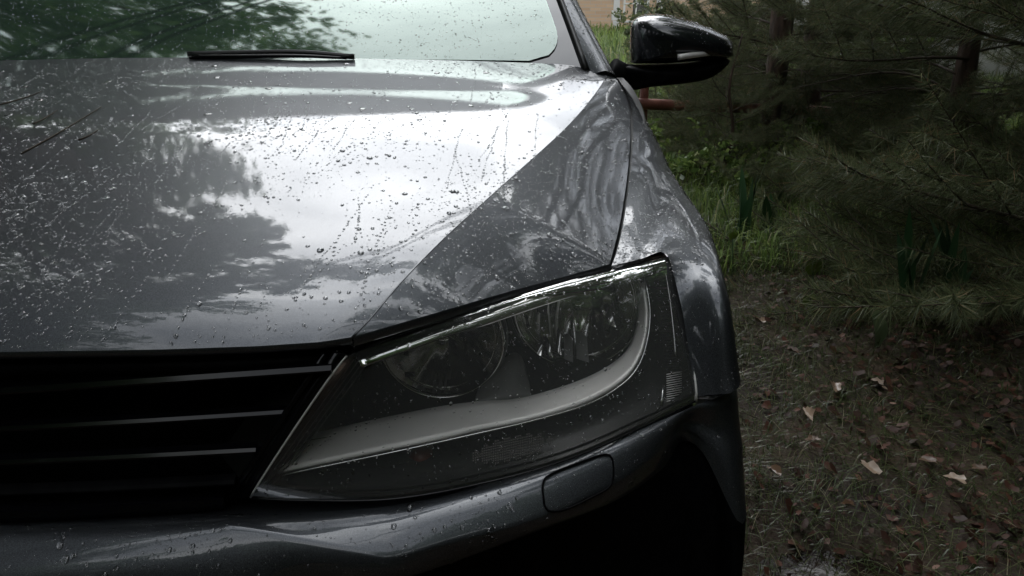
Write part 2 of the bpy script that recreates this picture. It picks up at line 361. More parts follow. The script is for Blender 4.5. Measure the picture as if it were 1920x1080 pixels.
# lower part of the fender round the wheel arch
q = []
for y in np.linspace(1.03, 1.80, 40):
    d = abs(y-1.42); zb = .31+math.sqrt(max(.372**2-d*d, 0)) if d < .372 else .30
    zb = min(zb, .655)
    q.append([[XM, y, .668], [XM+.002, y, zb*.5+.33], [XM, y, zb], [XM-.03, y, zb-.002]])
arch = sheet('wheel_arch', np.transpose(np.array(q), (1, 0, 2)), 'paint', fender)

# ------------------------------------------------ bumper
B1 = [(0, 1040, .652), (200, 1020, .658), (400, 994, .669), (440, 988, .671), (560, 1010, .662), (700, 1040, .655), (745, 1041, .658), (850, 1016, .675), (1000, 974, .702), (1150, 907, .748), (1240, 842, .80), (1292, 790, .86)]
B0 = [(0, 987, .575), (200, 978, .575), (400, 967, .575), (440, 964, .575), (560, 962, .576), (700, 953, .58), (745, 946, .581), (850, 926, .588), (1000, 877, .60), (1150, 824, .612), (1240, 788, .618), (1300, 762, .622)]
B2 = [(0, 1092, .622), (200, 1090, .625), (400, 1092, .630), (440, 1094, .630), (560, 1100, .633), (700, 1094, .642), (745, 1086, .647), (850, 1052), (1000, 993), (1150, 932), (1240, 870), (1300, 806)]
sec = []
for i in range(12):
    b0 = at(B0[i][0], B0[i][1], z=B0[i][2]); b1 = at(B1[i][0], B1[i][1], y=B1[i][2])
    b2 = at(B2[i][0], B2[i][1], y=B2[i][2] if len(B2[i]) == 3 else B1[i][2]-.002)
    m = (b0+b1)/2+[0, -.004, .0045]; k1 = b1+(b0-b1)*.08+[0, 0, .0012]; k2 = b1+(b2-b1)*.12+[0, 0, .0006]
    r = b0+[0, .035, -.012]
    q_ = max(0, (i-7)/4); b3 = b2+[0, .012*(1-q_), -.012]; b4 = b2+[.02*q_, .07*(1-q_)-.012*q_, -.03-.04*q_]; b5 = b4+[.03*q_, .03*(1-q_)-.015*q_, -.22]
    if i < 4: b3 = b2+[0, .0, -.05]; b4 = b3+[0, .03, -.03]; b5 = b4+[0, .06, -.15]
    sec.append([r, b0+[0, .003, -.002], b0, m, k1, b1, k2, b2, b3, b4, b5])
for (x, y, z0, yl) in ((.914, .885, .626, .80), (.932, .96, .634, .836), (.932, 1.045, .645, 1.045)):
    sec.append([[x-.02, y, z0], [x-.003, y, z0], [x, y, z0], [x, y*.85+yl*.15, z0-.02], [x, y*.7+yl*.3, z0-.045], [x, y*.6+yl*.4, z0-.06], [x, y*.5+yl*.5, z0-.07], [x, y*.3+yl*.7, z0-.11], [x, y*.1+yl*.9, z0-.15], [x, yl, z0-.2], [x-.005, yl-.03, .28]])
S = np.array(sec); left = S[::-1].copy(); left[:, :, 0] *= -1
first = S[0].copy(); ctr = first.copy(); ctr[:, 0] = 0; ctr[:, 1] -= .002
S = np.vstack([left, ctr[None], S])
cols = np.array([resample(catmull(S[:, k], 700), 260) if False else catmull(S[:, k], 260) for k in range(S.shape[1])])
BG = cols
bump_main = sheet('bumper', BG[:9], 'paint', car, flip=True)
low = sheet('lower_grille', BG[8:], 'black', bump_main, flip=True)
BUMPG = BG[2:9]

# tow eye and washer cover on the bumper ledge
def rr_loop(pts, n=64): return catmull(list(pts)+[pts[0]], n)
def bary_on(G, px, py):             # nearest point of a grid to a bearing, along the ray
    d = ray(px, py); d = d/np.linalg.norm(d); Q = G.reshape(-1, 3); v = Q-CAM; t_ = v@d; e_ = np.linalg.norm(v-t_[:, None]*d, axis=1)
    idx = np.argsort(e_)[:6]; w = 1/(e_[idx]+1e-4); t0 = (t_[idx]*w).sum()/w.sum(); return CAM+d*t0
wpx = [(1020, 945), (1018, 905), (1035, 888), (1085, 868), (1128, 853), (1145, 856), (1150, 885), (1143, 912), (1110, 932), (1060, 955), (1030, 958)]
wl = np.array([bary_on(BG[2:9, 130:], *p) for p in wpx]); wl = rr_loop(wl, 60)
wl += [0, -.0016, .0010]
MB().tube(wl, .0013, 5).build('washer_cover_joint', 'black', bump_main)
cen = wl.mean(0); 
V = [cen+[0, -.003, .002]]+[cen+(p-cen)*.55+[0, -.003, .002] for p in wl[:-1]]+[cen+(p-cen)*.97+[0, -.0022, .0015] for p in wl[:-1]]
n = len(wl)-1; Fc = [[0, 1+i, 1+(i+1) % n] for i in range(n)]+[[1+i, 1+n+i, 1+n+(i+1) % n, 1+(i+1) % n] for i in range(n)]
#new_obj('washer_cover', mesh('washer_cover', V, Fc, 'paint'), bump_main)
# joint line between bumper and fender
# ------------------------------------------------ grille
grille = new_obj('grille', None, car)
def gy(x): return .725+.05*(abs(x)/.45)**2
bk = np.zeros((2, 21, 3))
for i, z in enumerate((.50, .77)):
    for j, x in enumerate(np.linspace(-.43, .43, 21)): bk[i, j] = (x, gy(x)+.06, z)
sheet('grille_backing', bk, 'black', grille)
def bar(p0, p1, name, prof, m='black_gloss', dyc=0):
    P0 = at(*p0[:2], z=p0[2]); P1 = at(*p1[:2], z=p1[2]); xs = np.linspace(0, P1[0], 14)
    path = []
    for x in xs:
        u = np.clip((x-P0[0])/(P1[0]-P0[0]), -.3, 1); y = P0[1]+(P1[1]-P0[1])*max(u, 0)**1.6; z = P0[2]+(P1[2]-P0[2])*max(u, 0); path.append((x, y, z))
    path = np.array(path); full = np.vstack([path[::-1][:-1]*[-1, 1, 1], path])
    return MB().sweep(full, prof).build(name, m, grille, smooth=False)
rp = lambda h, d: [(d*math.cos(a)*(1 if abs(math.cos(a)) > .3 else 1), h*math.sin(a)) for a in np.linspace(0, 2*math.pi, 12, endpoint=False)]
bar((0, 735, .712), (622, 692, .735), 'slat', [(.012, -.004), (.0, -.004), (-.003, -.002), (-.003, .000), (.001, .0042), (.012, .006)][::-1])
bar((0, 805, .668), (532, 774, .68), 'slat', [(.012, -.003), (.0, -.003), (-.002, -.002), (-.002, .000), (.001, .003), (.012, .004)][::-1])
bar((0, 868, .634), (480, 845, .642), 'slat', [(.012, -.003), (.0, -.003), (-.002, -.002), (-.002, .000), (.001, .003), (.012, .004)][::-1])
bar((0, 925, .602), (440, 905, .606), 'slat', [(.012, -.003), (.0, -.003), (-.002, -.002), (-.002, .000), (.001, .003), (.012, .004)][::-1], 'black')
bar((0, 966, .582), (420, 940, .584), 'grille_sill', [(.04, -.012), (.0, -.010), (-.003, -.002), (0, .004), (.04, .006)][::-1])
for sx in (1, -1):
    a = at(632, 668, z=.748)+[0, .006, 0]; b = at(455, 935, z=.585)+[0, .006, 0]
    for nm, off, r_ in (('grille_end_frame', 0, .006), ('grille_end_frame', -.014, .004)):
        p = resample([a+[off, 0, 0], b+[off, 0, 0]], 6)*[sx, 1, 1]; MB().tube(p, r_, 8).build(nm, 'black_gloss', grille)
# top seal under the hood lip
pth = [(x, yf(x)+.022, .738+0*x) for x in np.linspace(-.425, .425, 21)]
MB().sweep(pth, [(-.012, -.008), (.05, -.008), (.05, .006), (-.012, .004)]).build('grille_top_panel', 'black', grille)

# ------------------------------------------------ headlight
def lensP(u, v): pass
top_px = [(652, 668), (700, 646), (800, 610), (900, 579), (1000, 547), (1100, 518), (1150, 505), (1200, 494), (1252, 481)]
bot_px = [(472, 932), (560, 936), (700, 936), (800, 925), (900, 905), (1000, 880), (1100, 846), (1200, 801), (1304, 752)]
ztop = [.742, .745, .754, .759, .761, .762, .764, .768, .771]; zbot = [.585, .586, .588, .592, .597, .603, .610, .617, .625]
TOP = np.array([at(a, b, z=z) for (a, b), z in zip(top_px, ztop)]); BOT = np.array([at(a, b, z=z) for (a, b), z in zip(bot_px, zbot)])
print('LTOP', TOP.round(3).tolist()); print('LBOT', BOT.round(3).tolist())
tcv, bcv = catmull(TOP, 60), catmull(BOT, 60)
LG = np.zeros((34, 60, 3))
for j in range(60):
    a, b = tcv[j], bcv[j]; c = b-a
    for i, v in enumerate(np.linspace(0, 1, 34)**1.7):
        p = a+c*v
        bul = .016*(math.sin(math.pi*min(v, 1))**.42 if v < 1 else 0)*(1-.4*v)
        p = p+np.array([.25*j/60, -1, .55])*bul
        LG[i, j] = p
headlight = new_obj('headlight', None, car)
lens = sheet('lens', LG, 'lens', headlight)
def inlens(px, py, back):           # point at a given depth behind the lens sheet
    d = ray(px, py); 
    base = bary_on(BASEG, px, py); t_ = (base[1]+back-CAM[1])/d[1]; return CAM+d*t_
BASEG = np.zeros((20, 60, 3))
for i, v in enumerate(np.linspace(0, 1, 20)): BASEG[i] = tcv+(bcv-tcv)*v
# housing box (black) behind
hb = np.zeros((4, 60, 3)); hb[0] = tcv+[0, .004, -.002]; sk_ = np.stack([-.16*(1-np.arange(60)/59), 0*np.arange(60), 0*np.arange(60)], 1); hb[1] = tcv+[0, .20, -.01]+sk_; hb[2] = bcv+[0, .20, 0.01]+sk_; hb[3] = bcv+[0, .004, .001]
sheet('lamp_housing', hb, 'dark_plastic', headlight)
for j in (0, 59):
    p = [hb[k, j] for k in range(4)]; new_obj('housing_end', mesh('housing_end', p, [[0, 1, 2, 3]], 'dark_plastic', False), headlight)
def band(name, up, lo, d0, d1, m, n=50, thick=.004, parent=None, bulge=.0):
    U = catmull([inlens(a, b, d0) for a, b in up], n); Lw = catmull([inlens(a, b, d1) for a, b in lo], n); q = np.zeros((6, n, 3))
    for i, v in enumerate(np.linspace(0, 1, 6)): q[i] = U+(Lw-U)*v+np.array([0, -bulge*math.sin(math.pi*v), 0])
    return sheet(name, q, m, parent or headlight, thick=thick)
# satin daytime trim: long lower blade rising round the outer side
band('trim_blade', [(596, 815), (660, 800), (755, 780), (833, 765), (900, 757), (971, 752), (1050, 731), (1110, 708), (1155, 682), (1182, 655), (1196, 620), (1203, 575), (1200, 530)],
     [(522, 889), (600, 873), (755, 841), (833, 825), (900, 809), (971, 795), (1050, 774), (1110, 752), (1160, 722), (1192, 688), (1211, 640), (1216, 585), (1208, 530)], .055, .022, 'satin', bulge=.002)
MB().tube(catmull([inlens(a, b, .045) for a, b in ((520, 838), (600, 822), (755, 800), (830, 783), (900, 770))], 20), .0005, 5).build('trim_crease', 'chrome', headlight)
band('trim_wedge', [(900, 735), (925, 705), (950, 672), (972, 668), (985, 712)], [(890, 759), (915, 757), (940, 755), (965, 753), (995, 747)], .085, .055, 'grey_trim', bulge=.0)
MB().tube(catmull([inlens(a, b, .019) for a, b in ((522, 892), (600, 876), (755, 844), (900, 812), (1000, 789), (1100, 759), (1160, 726), (1195, 690), (1213, 642), (1219, 590), (1214, 545), (1205, 515))], 70), .0011, 6).build('trim_edge', 'chrome', headlight)
# chrome strip under the top edge of the lens
MB().sweep(catmull([inlens(a, b, -.003) for a, b in ((668, 668), (700, 656), (760, 635), (830, 611), (900, 590), (1000, 557), (1100, 527), (1160, 511), (1210, 500), (1240, 496))], 50), [(-.010, -.0105), (.006, .0030), (.006, .0045), (-.009, -.0085)]).build('top_trim', 'chrome', headlight)
# stepped ribs along the inner edge
for k in range(4):
    o = 9*k; MB().tube(resample([inlens(664+o*1.2, 674-k, .010+.004*k), inlens(484+o, 922, .010+.004*k)], 6), .0007, 5).build('inner_rib', 'grey_trim', headlight)
# bowls
def bowl(cx, cy, rpx, depth, back, flutes):
    c = inlens(cx, cy, back); rr_ = rpx/FPX*((c-CAM)@FWD)
    ax = np.array([.0, -1, .05]); ax /= np.linalg.norm(ax); A = np.array([1., 0, 0]); B = np.cross(A, ax)*-1; B = B/np.linalg.norm(B)
    nr, na = 14, 72; V = []; 
    for i in range(nr):
        u = (i+1)/nr
        for k in range(na):
            th = 2*math.pi*k/na; r = rr_*u; dd = depth*(1-u*u)
            if flutes: dd += .0045*abs(math.sin(r*math.cos(th)/rr_*7))*(1-u**6)
            else: dd += .004*math.sin(3*th+.6)*u+.0015*math.sin(8*th)*u
            V.append(c+A*r*math.cos(th)+B*r*math.sin(th)-ax*dd)
    V.append(c-ax*depth); F = [[i*na+k, i*na+(k+1) % na, (i+1)*na+(k+1) % na, (i+1)*na+k] for i in range(nr-1) for k in range(na)]+[[nr*na, (k+1) % na, k] for k in range(na)]
    zl = lambda q_: float(np.interp(q_[0], tcv[:, 0], tcv[:, 2]))-.010
    V = [np.array([v_[0], v_[1], min(v_[2], zl(v_))]) for v_ in V]
    F = [f for f in F if not all(V[k_][2] > zl(V[k_])-.0005 for k_ in f)]
    o = new_obj('reflector_bowl', mesh('reflector_bowl', V, F, 'mirror_chrome'), headlight)
    for rs, dy, tr_, mm in ((1.03, .002, .0022, 'chrome'), (.90, -.008, .0010, 'mirror_chrome'), (1.10, -.012, .0014, 'grey_trim')):
        ring = [c+A*rr_*rs*math.cos(a)+B*rr_*rs*math.sin(a)+ax*dy for a in np.linspace(0, 2*math.pi, 145)]
        ok = [q_[2] < zl(q_) for q_ in ring]; k0 = next(i_ for i_ in range(144) if ok[i_] and not ok[i_-1]) if not all(ok) else 0; seq = [ring[(k0+i_) % 144] for i_ in range(144)]; run = []
        for q_ in seq:
            if q_[2] >= zl(q_): break
            run.append(q_)
        if len(run) > 3: MB().tube(run, tr_, 6).build('bowl_ring', mm, headlight)
    pb = [c-ax*depth*.95, c-ax*depth*.5, c-ax*depth*.2]; MB().tube(pb, [.008, .007, .002], 12).build('lamp_bulb', 'bulb', headlight)
    MB().tube([c-ax*depth*.28, c-ax*depth*.12], [.0095, .008], 16).build('bulb_cap', 'mirror_chrome', headlight)
    V2, F2 = tube([c-ax*depth*.28+B*.014, c-ax*depth*.2+B*.014], .002, 6)
    return c, rr_
bowl(828, 640, 112, .05, .075, False); bowl(1085, 575, 118, .055, .075, True)
# black mask around the bowls
def mask(px0):
    pass
# small bright facets, shields and springs inside the bowls
for (px, py, w_, h_, tl, bk_, mm) in ((768, 702, 22, 9, 25, .085, 'chrome'), (872, 650, 7, 30, 5, .09, 'chrome'), (893, 658, 15, 17, 30, .085, 'chrome'), (735, 650, 18, 8, -30, .10, 'mirror_chrome'), (760, 655, 10, 22, 10, .10, 'mirror_chrome'), (842, 700, 7, 22, 0, .10, 'grey_trim'), (826, 715, 5, 26, -8, .10, 'grey_trim'), (816, 715, 5, 26, -8, .10, 'grey_trim'), (836, 712, 5, 26, -8, .10, 'grey_trim'),
        (988, 600, 5, 18, 10, .085, 'chrome'), (991, 612, 9, 8, 20, .083, 'chrome'), (1012, 655, 8, 20, -10, .09, 'mirror_chrome'), (1026, 650, 11, 36, 12, .095, 'mirror_chrome'), (1048, 640, 6, 44, 0, .10, 'mirror_chrome'), (1142, 592, 12, 38, 14, .095, 'mirror_chrome'), (1018, 575, 16, 26, -12, .10, 'mirror_chrome'), (1170, 600, 8, 30, 20, .10, 'mirror_chrome'), (1090, 650, 22, 50, 3, .11, 'grey_trim'), (1065, 652, 16, 46, 0, .108, 'grey_trim')):
    c_ = inlens(px, py, bk_); k_ = ((c_-CAM)@FWD)/FPX; a_ = R(tl); ex = np.array([math.cos(a_), -.25, math.sin(a_)*.6])*w_*.5*k_; ey = np.array([-math.sin(a_), .75, .75*math.cos(a_)])*h_*.5*k_*1.15
    vv = [c_-ex-ey*.8, c_+ex-ey, c_+ex*1.1+ey*.7, c_+ey*1.05, c_-ex*.8+ey*.9, c_-np.array([0, .002, 0])]
    new_obj('reflector_facet', mesh('reflector_facet', vv, [[0, 1, 5], [1, 2, 5], [2, 3, 5], [3, 4, 5], [4, 0, 5]], mm, True), headlight)
# turn lamp: amber bulb and fine ribbed optic (pyramids) in the lower compartment
c0 = inlens(790, 866, .045); MB().tube([c0+[0, .03, 0], c0, c0+[0, -.010, .0]], [.016, .016, .006], 16).build('turn_bulb', 'amber', headlight)
mb = MB()
for i in range(42):
    for j in range(10):
        px = 875+i*4.2; py = 862-i*.9+(j-5)*4.6
        if ((i-20)/17)**2+((j-4.5)/4.6)**2 > 1-.25*math.sin(i*1.3): continue
        p = inlens(px, py, .012); s_ = .0011; mb.add([p+[-s_, 0, -s_], p+[s_, 0, -s_], p+[s_, 0, s_], p+[-s_, 0, s_], p+[0, -.0012, 0]], [[0, 1, 4], [1, 2, 4], [2, 3, 4], [3, 0, 4]])
mb.build('turn_optic', 'dark_optic', headlight, smooth=False, kind='stuff')
# ribbed side reflector
mb = MB()
for i in range(46):
    py = 512+i*5.0; px = 1226+i*.62; a = inlens(px, py, .02); b = inlens(px+24, py-1, .03)
    mb.add([a+[0, 0, .0011], b+[0, 0, .0011], b-[0, 0, .0011], a-[0, 0, .0011], a+[0, -.0012, 0], b+[0, -.0012, 0]], [[0, 4, 5, 1], [4, 3, 2, 5]])
mb.build('side_reflector', 'dark_plastic', headlight, smooth=False, kind='stuff')
MB().tube(catmull([inlens(a, b, .012) for a, b in ((1246, 500), (1256, 560), (1263, 620), (1267, 668))], 16), .0012, 6).build('side_strip', 'chrome', headlight)
MB().tube([inlens(1244, 722, .012), inlens(1239, 768, .012)], .0014, 6).build('side_strip', 'chrome', headlight)
mb = MB()
for i in range(16):
    py = 702+i*4.2; a = inlens(1250, py, .014); b = inlens(1278, py-5, .018); mb.tube([a, b], .0006, 4)
mb.build('side_optic', 'satin', headlight, kind='stuff')

# lens rim
MB().tube(catmull([LG[-1, j]+[0, -.001, -.001] for j in range(0, 60, 4)]+[LG[-1, -1]], 60), .0012, 6).build('lens_rim', 'black_gloss', headlight)
MB().tube([LG[i, -1]+[.001, -.0005, 0] for i in range(34)], .0013, 6).build('lens_rim', 'satin', headlight)
MB().tube([LG[i, 0]+[-.001, -.0005, 0] for i in range(34)], .0012, 6).build('lens_rim', 'satin', headlight)
# black body behind gaps (radiator support, inner fender)
core = MB()
core.box((0, 1.10, .55), (.5, .30, .30)); core.box((0, 1.48, .60), (1.40, .50, .26))
core.build('inner_body', 'black', car, smooth=False)
ci = np.zeros((3, 60, 3)); ci[0] = tcv+[0, .03, .0]; ci[1] = tcv+[0, .05, -.03]; ci[2] = tcv+[0, .2, -.04]
sheet('seal_strip', ci, 'rubber', headlight)
ci = np.zeros((2, 60, 3)); ci[0] = bcv+[0, .012, .004]; ci[1] = bcv+[0, .03, -.06]
sheet('seal_strip', ci, 'rubber', headlight)
gp = np.zeros((2, 60, 3)); g2 = gc; gp[0] = g2+[-.012, 0, -.012]; gp[1] = g2+[.03, 0, -.012]
sheet('hood_gap_channel', gp, 'rubber', fender)
MB().tube(catmull([at(1322, 722, x=.905), at(1335, 706, x=.915), at(1355, 699, x=.922), at(1386, 698, x=.929)], 20)+[.001, -.001, 0], .0012, 5).build('bumper_joint', 'satin', fender)

# ------------------------------------------------ windshield, pillar, cowl, wiper, roof
NX, NZ = 61, 40
def ws(u, v):        # u -1..1 across, v 0..1 up
    hw = .80-.16*v; y = 1.795-.085*u*u+v*.74+.02*math.sin(math.pi*v)*(-1); z = .928+.44*v+.035*math.sin(math.pi*v)*.6
    return np.array([hw*u, y, z])
WG = np.array([[ws(u, v) for u in np.linspace(-1, 1, NX)] for v in np.linspace(0, 1, NZ)])
# the clear pane (inside the black border)
u0 = .962; 
def pane_pt(u, v):
    return ws(u*u0, .055+.91*v)
wind = new_obj('windshield', None, car)
PG = np.zeros((NZ, NX, 3))
for i, v in enumerate(np.linspace(0, 1, NZ)):
    for j, u in enumerate(np.linspace(-1, 1, NX)):
        rc = .14; vv = v*.94; lim = 1.0
        if v < rc: lim = 1-.11*(1-math.sqrt(max(1-(1-v/rc)**2, 0)))
        p = pane_pt(u*lim, v); PG[i, j] = p+[0, -.0015, .0025]
pane = sheet('glass_pane', PG, 'windshield', wind)
WSG = WG
border = sheet('glass_border', WG-[0, 0, .0006], 'frit', wind)
print('frit corner check')
MB().tube([ws(1.0, v)+[.004, -.002, .004] for v in np.linspace(0.02, 1, 20)], .0075, 8).build('windshield_seal', 'rubber', wind)
pill = np.zeros((9, 30, 3))
for j, v in enumerate(np.linspace(-.0, 1, 30)):
    a = ws(1.0, v)+[.012, 0, .004]; b = np.array([.872-.20*v-.004, 1.70+v*.84, .925+v*.45])
    if v < 0: a = ws(1, 0)+[.012, v*.9, .004+v*.05]
    for i, s in enumerate(np.linspace(0, 1, 9)): pill[i, j] = a+(b-a)*s+np.array([.1, -.1, .5])*.03*math.sin(math.pi*s)
    pill[8, j] = b+[.006, .03, -.03]
sheet('pillar', pill, 'paint', car); pl2 = pill.copy(); pl2[:, :, 0] *= -1; sheet('pillar', pl2, 'paint', car, flip=True)
cw = np.array([[(x, 1.66, .89), (x, 1.86, .905)] for x in np.linspace(-.86, .86, 20)]); sheet('cowl_panel', cw, 'black', car)
wip = new_obj('wiper', None, car)
wp = catmull([at(352, 101, y=1.78), at(450, 99, y=1.775), at(560, 98, y=1.765), at(664, 106, y=1.755)], 24)
MB().sweep(wp, [(-.005, -.006), (.005, -.006), (.004, .005), (-.003, .005)]).build('wiper_blade', 'rubber', wip)
wp = catmull([at(356, 107, y=1.76), at(450, 106, y=1.755), at(560, 105, y=1.75), at(650, 109, y=1.748)], 16); MB().tube(wp, np.linspace(.006, .003, 16), 8).build('wiper_arm', 'black_gloss', wip)
# cabin: roof, doors, side glass, rear
q = np.zeros((12, 21, 3))
for i, v in enumerate(np.linspace(0, 1, 12)):
    for j, u in enumerate(np.linspace(-1, 1, 21)): q[i, j] = (u*(.64-.02*v), 2.47+v*1.35-.05*u*u, 1.375+.06*math.sin(math.pi*(v*.75+.15))-.03*u*u)
sheet('roof', q, 'paint', car)
for s in (1, -1):
    q = np.array([[(XM*s, y, .30), (XM*s, y, .66), ((XM-.006)*s, y, .82), (.875*s, y, .90), (.86*s, y, .925)] for y in np.linspace(1.805, 2.85, 12)])
    d = sheet('door', q, 'paint', car, flip=s < 0)
    q = np.array([[(XM*s, y, .30), (XM*s, y, .66), ((XM-.006)*s, y, .82), (.875*s, y, .90), (.86*s, y, .925)] for y in np.linspace(2.858, 4.6, 12)])
    sheet('rear_quarter', q, 'paint', car, flip=s < 0)
    q = np.array([[(.858*s, 1.85, .925), (.858*s, 1.85+.02, .925)], [(.858*s, 3.7, .93), (.66*s, 3.7, 1.38)]])
    new_obj('side_window', mesh('side_window', [(.858*s, 1.80, .925), (.858*s, 3.9, .93), (.64*s, 3.75, 1.37), (.65*s, 2.5, 1.37)], [[0, 1, 2, 3]], 'window', False), car)
new_obj('rear_window', mesh('rear_window', [(-.62, 3.8, 1.38), (.62, 3.8, 1.38), (.75, 4.3, .98), (-.75, 4.3, .98)], [[0, 1, 2, 3]], 'window', False), car)
new_obj('trunk_lid', mesh('trunk_lid', [(-.85, 4.3, .97), (.85, 4.3, .97), (.84, 4.62, .95), (-.84, 4.62, .95), (-.86, 4.66, .4), (.86, 4.66, .4)], [[0, 1, 2, 3], [3, 2, 5, 4]], 'paint', False), car)
MB().box((0, 2.12, .90), (1.55, .62, .05)).build('dashboard', 'dash', car, smooth=False)
MB().box((0, 3.2, .45), (1.6, 2.6, .3)).box((-.38, 2.75, .8), (.5, .14, .6)).box((.38, 2.75, .8), (.5, .14, .6)).build('cabin_interior', 'black', car, smooth=False)
# wheels
for wx in (.80, -.80):
    wh = new_obj('wheel', None, car, loc=(wx, 1.42, .31)); sg = 1 if wx > 0 else -1
    prof = [(-.095, .22), (-.105, .27), (-.09, .305), (0, .312), (.09, .305), (.105, .27), (.095, .22)]
    V = []; F = []; na = 40
    for k in range(na):
        th = 2*math.pi*k/na
        for a, r in prof: V.append((a, r*math.cos(th), r*math.sin(th)))
    np_ = len(prof)
    for k in range(na):
        for i in range(np_-1): F.append([k*np_+i, k*np_+i+1, ((k+1) % na)*np_+i+1, ((k+1) % na)*np_+i])
    new_obj('tyre', mesh('tyre', V, F, 'tyre'), wh)
    mb = MB(); ring = [(sg*.08, .215*math.cos(a), .215*math.sin(a)) for a in np.linspace(0, 2*math.pi, 41)]; mb.tube(ring, .012, 6)
    for k in range(5):
        a = 2*math.pi*k/5
        for da in (-.12, .12): mb.tube([(sg*.07, .03*math.cos(a), .03*math.sin(a)), (sg*.085, .21*math.cos(a+da), .21*math.sin(a+da))], [.022, .012], 6)
    mb.tube([(sg*.05, 0, 0), (sg*.09, 0, 0)], .05, 16); mb.build('rim', 'rim', wh)
for wx in (.80, -.80):
    pass

# ------------------------------------------------ mirror
def dome(outline, yback, depth, name, m, parent, n=72, rings=12, pw_=2.4, yf_=None, soft=1.0):
    o2 = catmull([at(a, b, y=yback) for a, b in outline]+[at(*outline[0], y=yback)], n+1)[:-1]; c = o2.mean(0); V = []
    for i in range(rings):
        u = i/(rings-1)*.985; s = (1-u**pw_)**(1/pw_) if u < 1 else 0
        for p in o2: V.append(c+(p-c)*np.array([s, 1, s])+np.array([0, -depth*u, 0]))
    V = np.array(V); V = np.vstack([V, V[-n:].mean(0)[None]+[0, -.001, 0]])
    F = [[i*n+k, (i+1)*n+k, (i+1)*n+(k+1) % n, i*n+(k+1) % n] for i in range(rings-1) for k in range(n)]+[[(rings-1)*n+k, rings*n, (rings-1)*n+(k+1) % n] for k in range(n)]
    F.append(list(range(n)))
    return new_obj(name, mesh(name, V, F, m), parent), V
wm = new_obj('wing_mirror', None, car)
mh, MV = dome([(1182, 117), (1181, 80), (1184, 45), (1198, 31), (1235, 26), (1285, 36), (1325, 50), (1355, 65), (1368, 78), (1368, 92), (1362, 106), (1290, 113), (1235, 117)], 1.82, .11, 'mirror_shell', 'mirror_paint', wm, pw_=2.6)
dome([(1186, 121), (1235, 120), (1290, 117), (1360, 108), (1350, 127), (1325, 143), (1290, 151), (1240, 157), (1200, 161), (1170, 166), (1164, 150), (1158, 122)], 1.815, .085, 'mirror_base', 'black', wm, pw_=3)
MB().sweep(catmull([at(1272, 107, y=1.702), at(1300, 103, y=1.708), at(1335, 98, y=1.730), at(1358, 93, y=1.765), at(1368, 90, y=1.80)], 20), [(.006, -.0075), (-.003, -.006), (-.003, .004), (.006, .0055)]).build('mirror_turn_lamp', 'satin', wm)
arm = np.array([at(1150, 135, y=1.78), at(1172, 140, y=1.79), at(1200, 142, y=1.80)]); MB().tube(arm, [.03, .024, .022], 16).build('mirror_arm', 'black', wm)

# ------------------------------------------------ rain drops on every panel
def surf_sample(G, n, dens=None):
    a, b, _ = G.shape; P00, P10, P01, P11 = G[:-1, :-1], G[1:, :-1], G[:-1, 1:], G[1:, 1:]
    nr_ = np.cross(P10-P00, P01-P00); ar = np.linalg.norm(nr_, axis=2); w = ar.copy()
    if dens is not None: w *= dens((P00+P11)/2)
    w = w.ravel()/w.sum(); idx = rng.choice(len(w), n, p=w); u, v = rng.random(n), rng.random(n)
    g = lambda A: A.reshape(-1, 3)[idx]
    p = g(P00)*((1-u)*(1-v))[:, None]+g(P10)*(u*(1-v))[:, None]+g(P01)*((1-u)*v)[:, None]+g(P11)*(u*v)[:, None]
    nn = (nr_/(ar[..., None]+1e-12)).reshape(-1, 3)[idx]; nn *= np.sign((nn*(CAM-p)).sum(1))[:, None]; return p, nn
def drops(name, p, nn, r, parent, h=.55, sides=9, rings=4):
    n = len(p); hlp = np.array([1., 0, 0]); A = hlp-nn*(nn@hlp)[:, None]; A /= np.linalg.norm(A, axis=1)[:, None]; B = np.cross(nn, A)
    th = np.arange(sides)/sides*2*math.pi; prof = [(math.sin(q), math.cos(q)) for q in np.linspace(math.pi/2, 0.28, rings)]
    ph = rng.random(n)*6.28; ec = 1+rng.random(n)*.35
    V = np.zeros((n, rings*sides+1, 3)); wob = 1+.10*np.sin(2*th[None]+ph[:, None])+.05*np.sin(3*th[None]+2*ph[:, None]); hh = (h*(.75+.5*rng.random(n)))
    for i, (s, c) in enumerate(prof):
        R_ = (r[:, None]*s*wob)[..., None]; V[:, i*sides:(i+1)*sides] = p[:, None]+A[:, None]*R_*np.cos(th)[None, :, None]+B[:, None]*R_*np.sin(th)[None, :, None]*ec[:, None, None]+nn[:, None]*(c*hh*r)[:, None, None]
    V[:, -1] = p+nn*(hh*r)[:, None]
    F = []
    for i in range(rings-1):
        for j in range(sides): F += [[i*sides+j, i*sides+(j+1) % sides, (i+1)*sides+(j+1) % sides], [i*sides+j, (i+1)*sides+(j+1) % sides, (i+1)*sides+j]]
    for j in range(sides): F.append([(rings-1)*sides+j, (rings-1)*sides+(j+1) % sides, rings*sides])
    F = np.array(F); FF = (F[None]+(np.arange(n)*(rings*sides+1))[:, None, None]).reshape(-1, 3)
    me = fast(name, V.reshape(-1, 3), FF, 'water'); return new_obj(name, me, parent, kind='stuff')
def sizes(n, a, b, tail=1.6): return a+(b-a)*rng.random(n)**(tail*2)
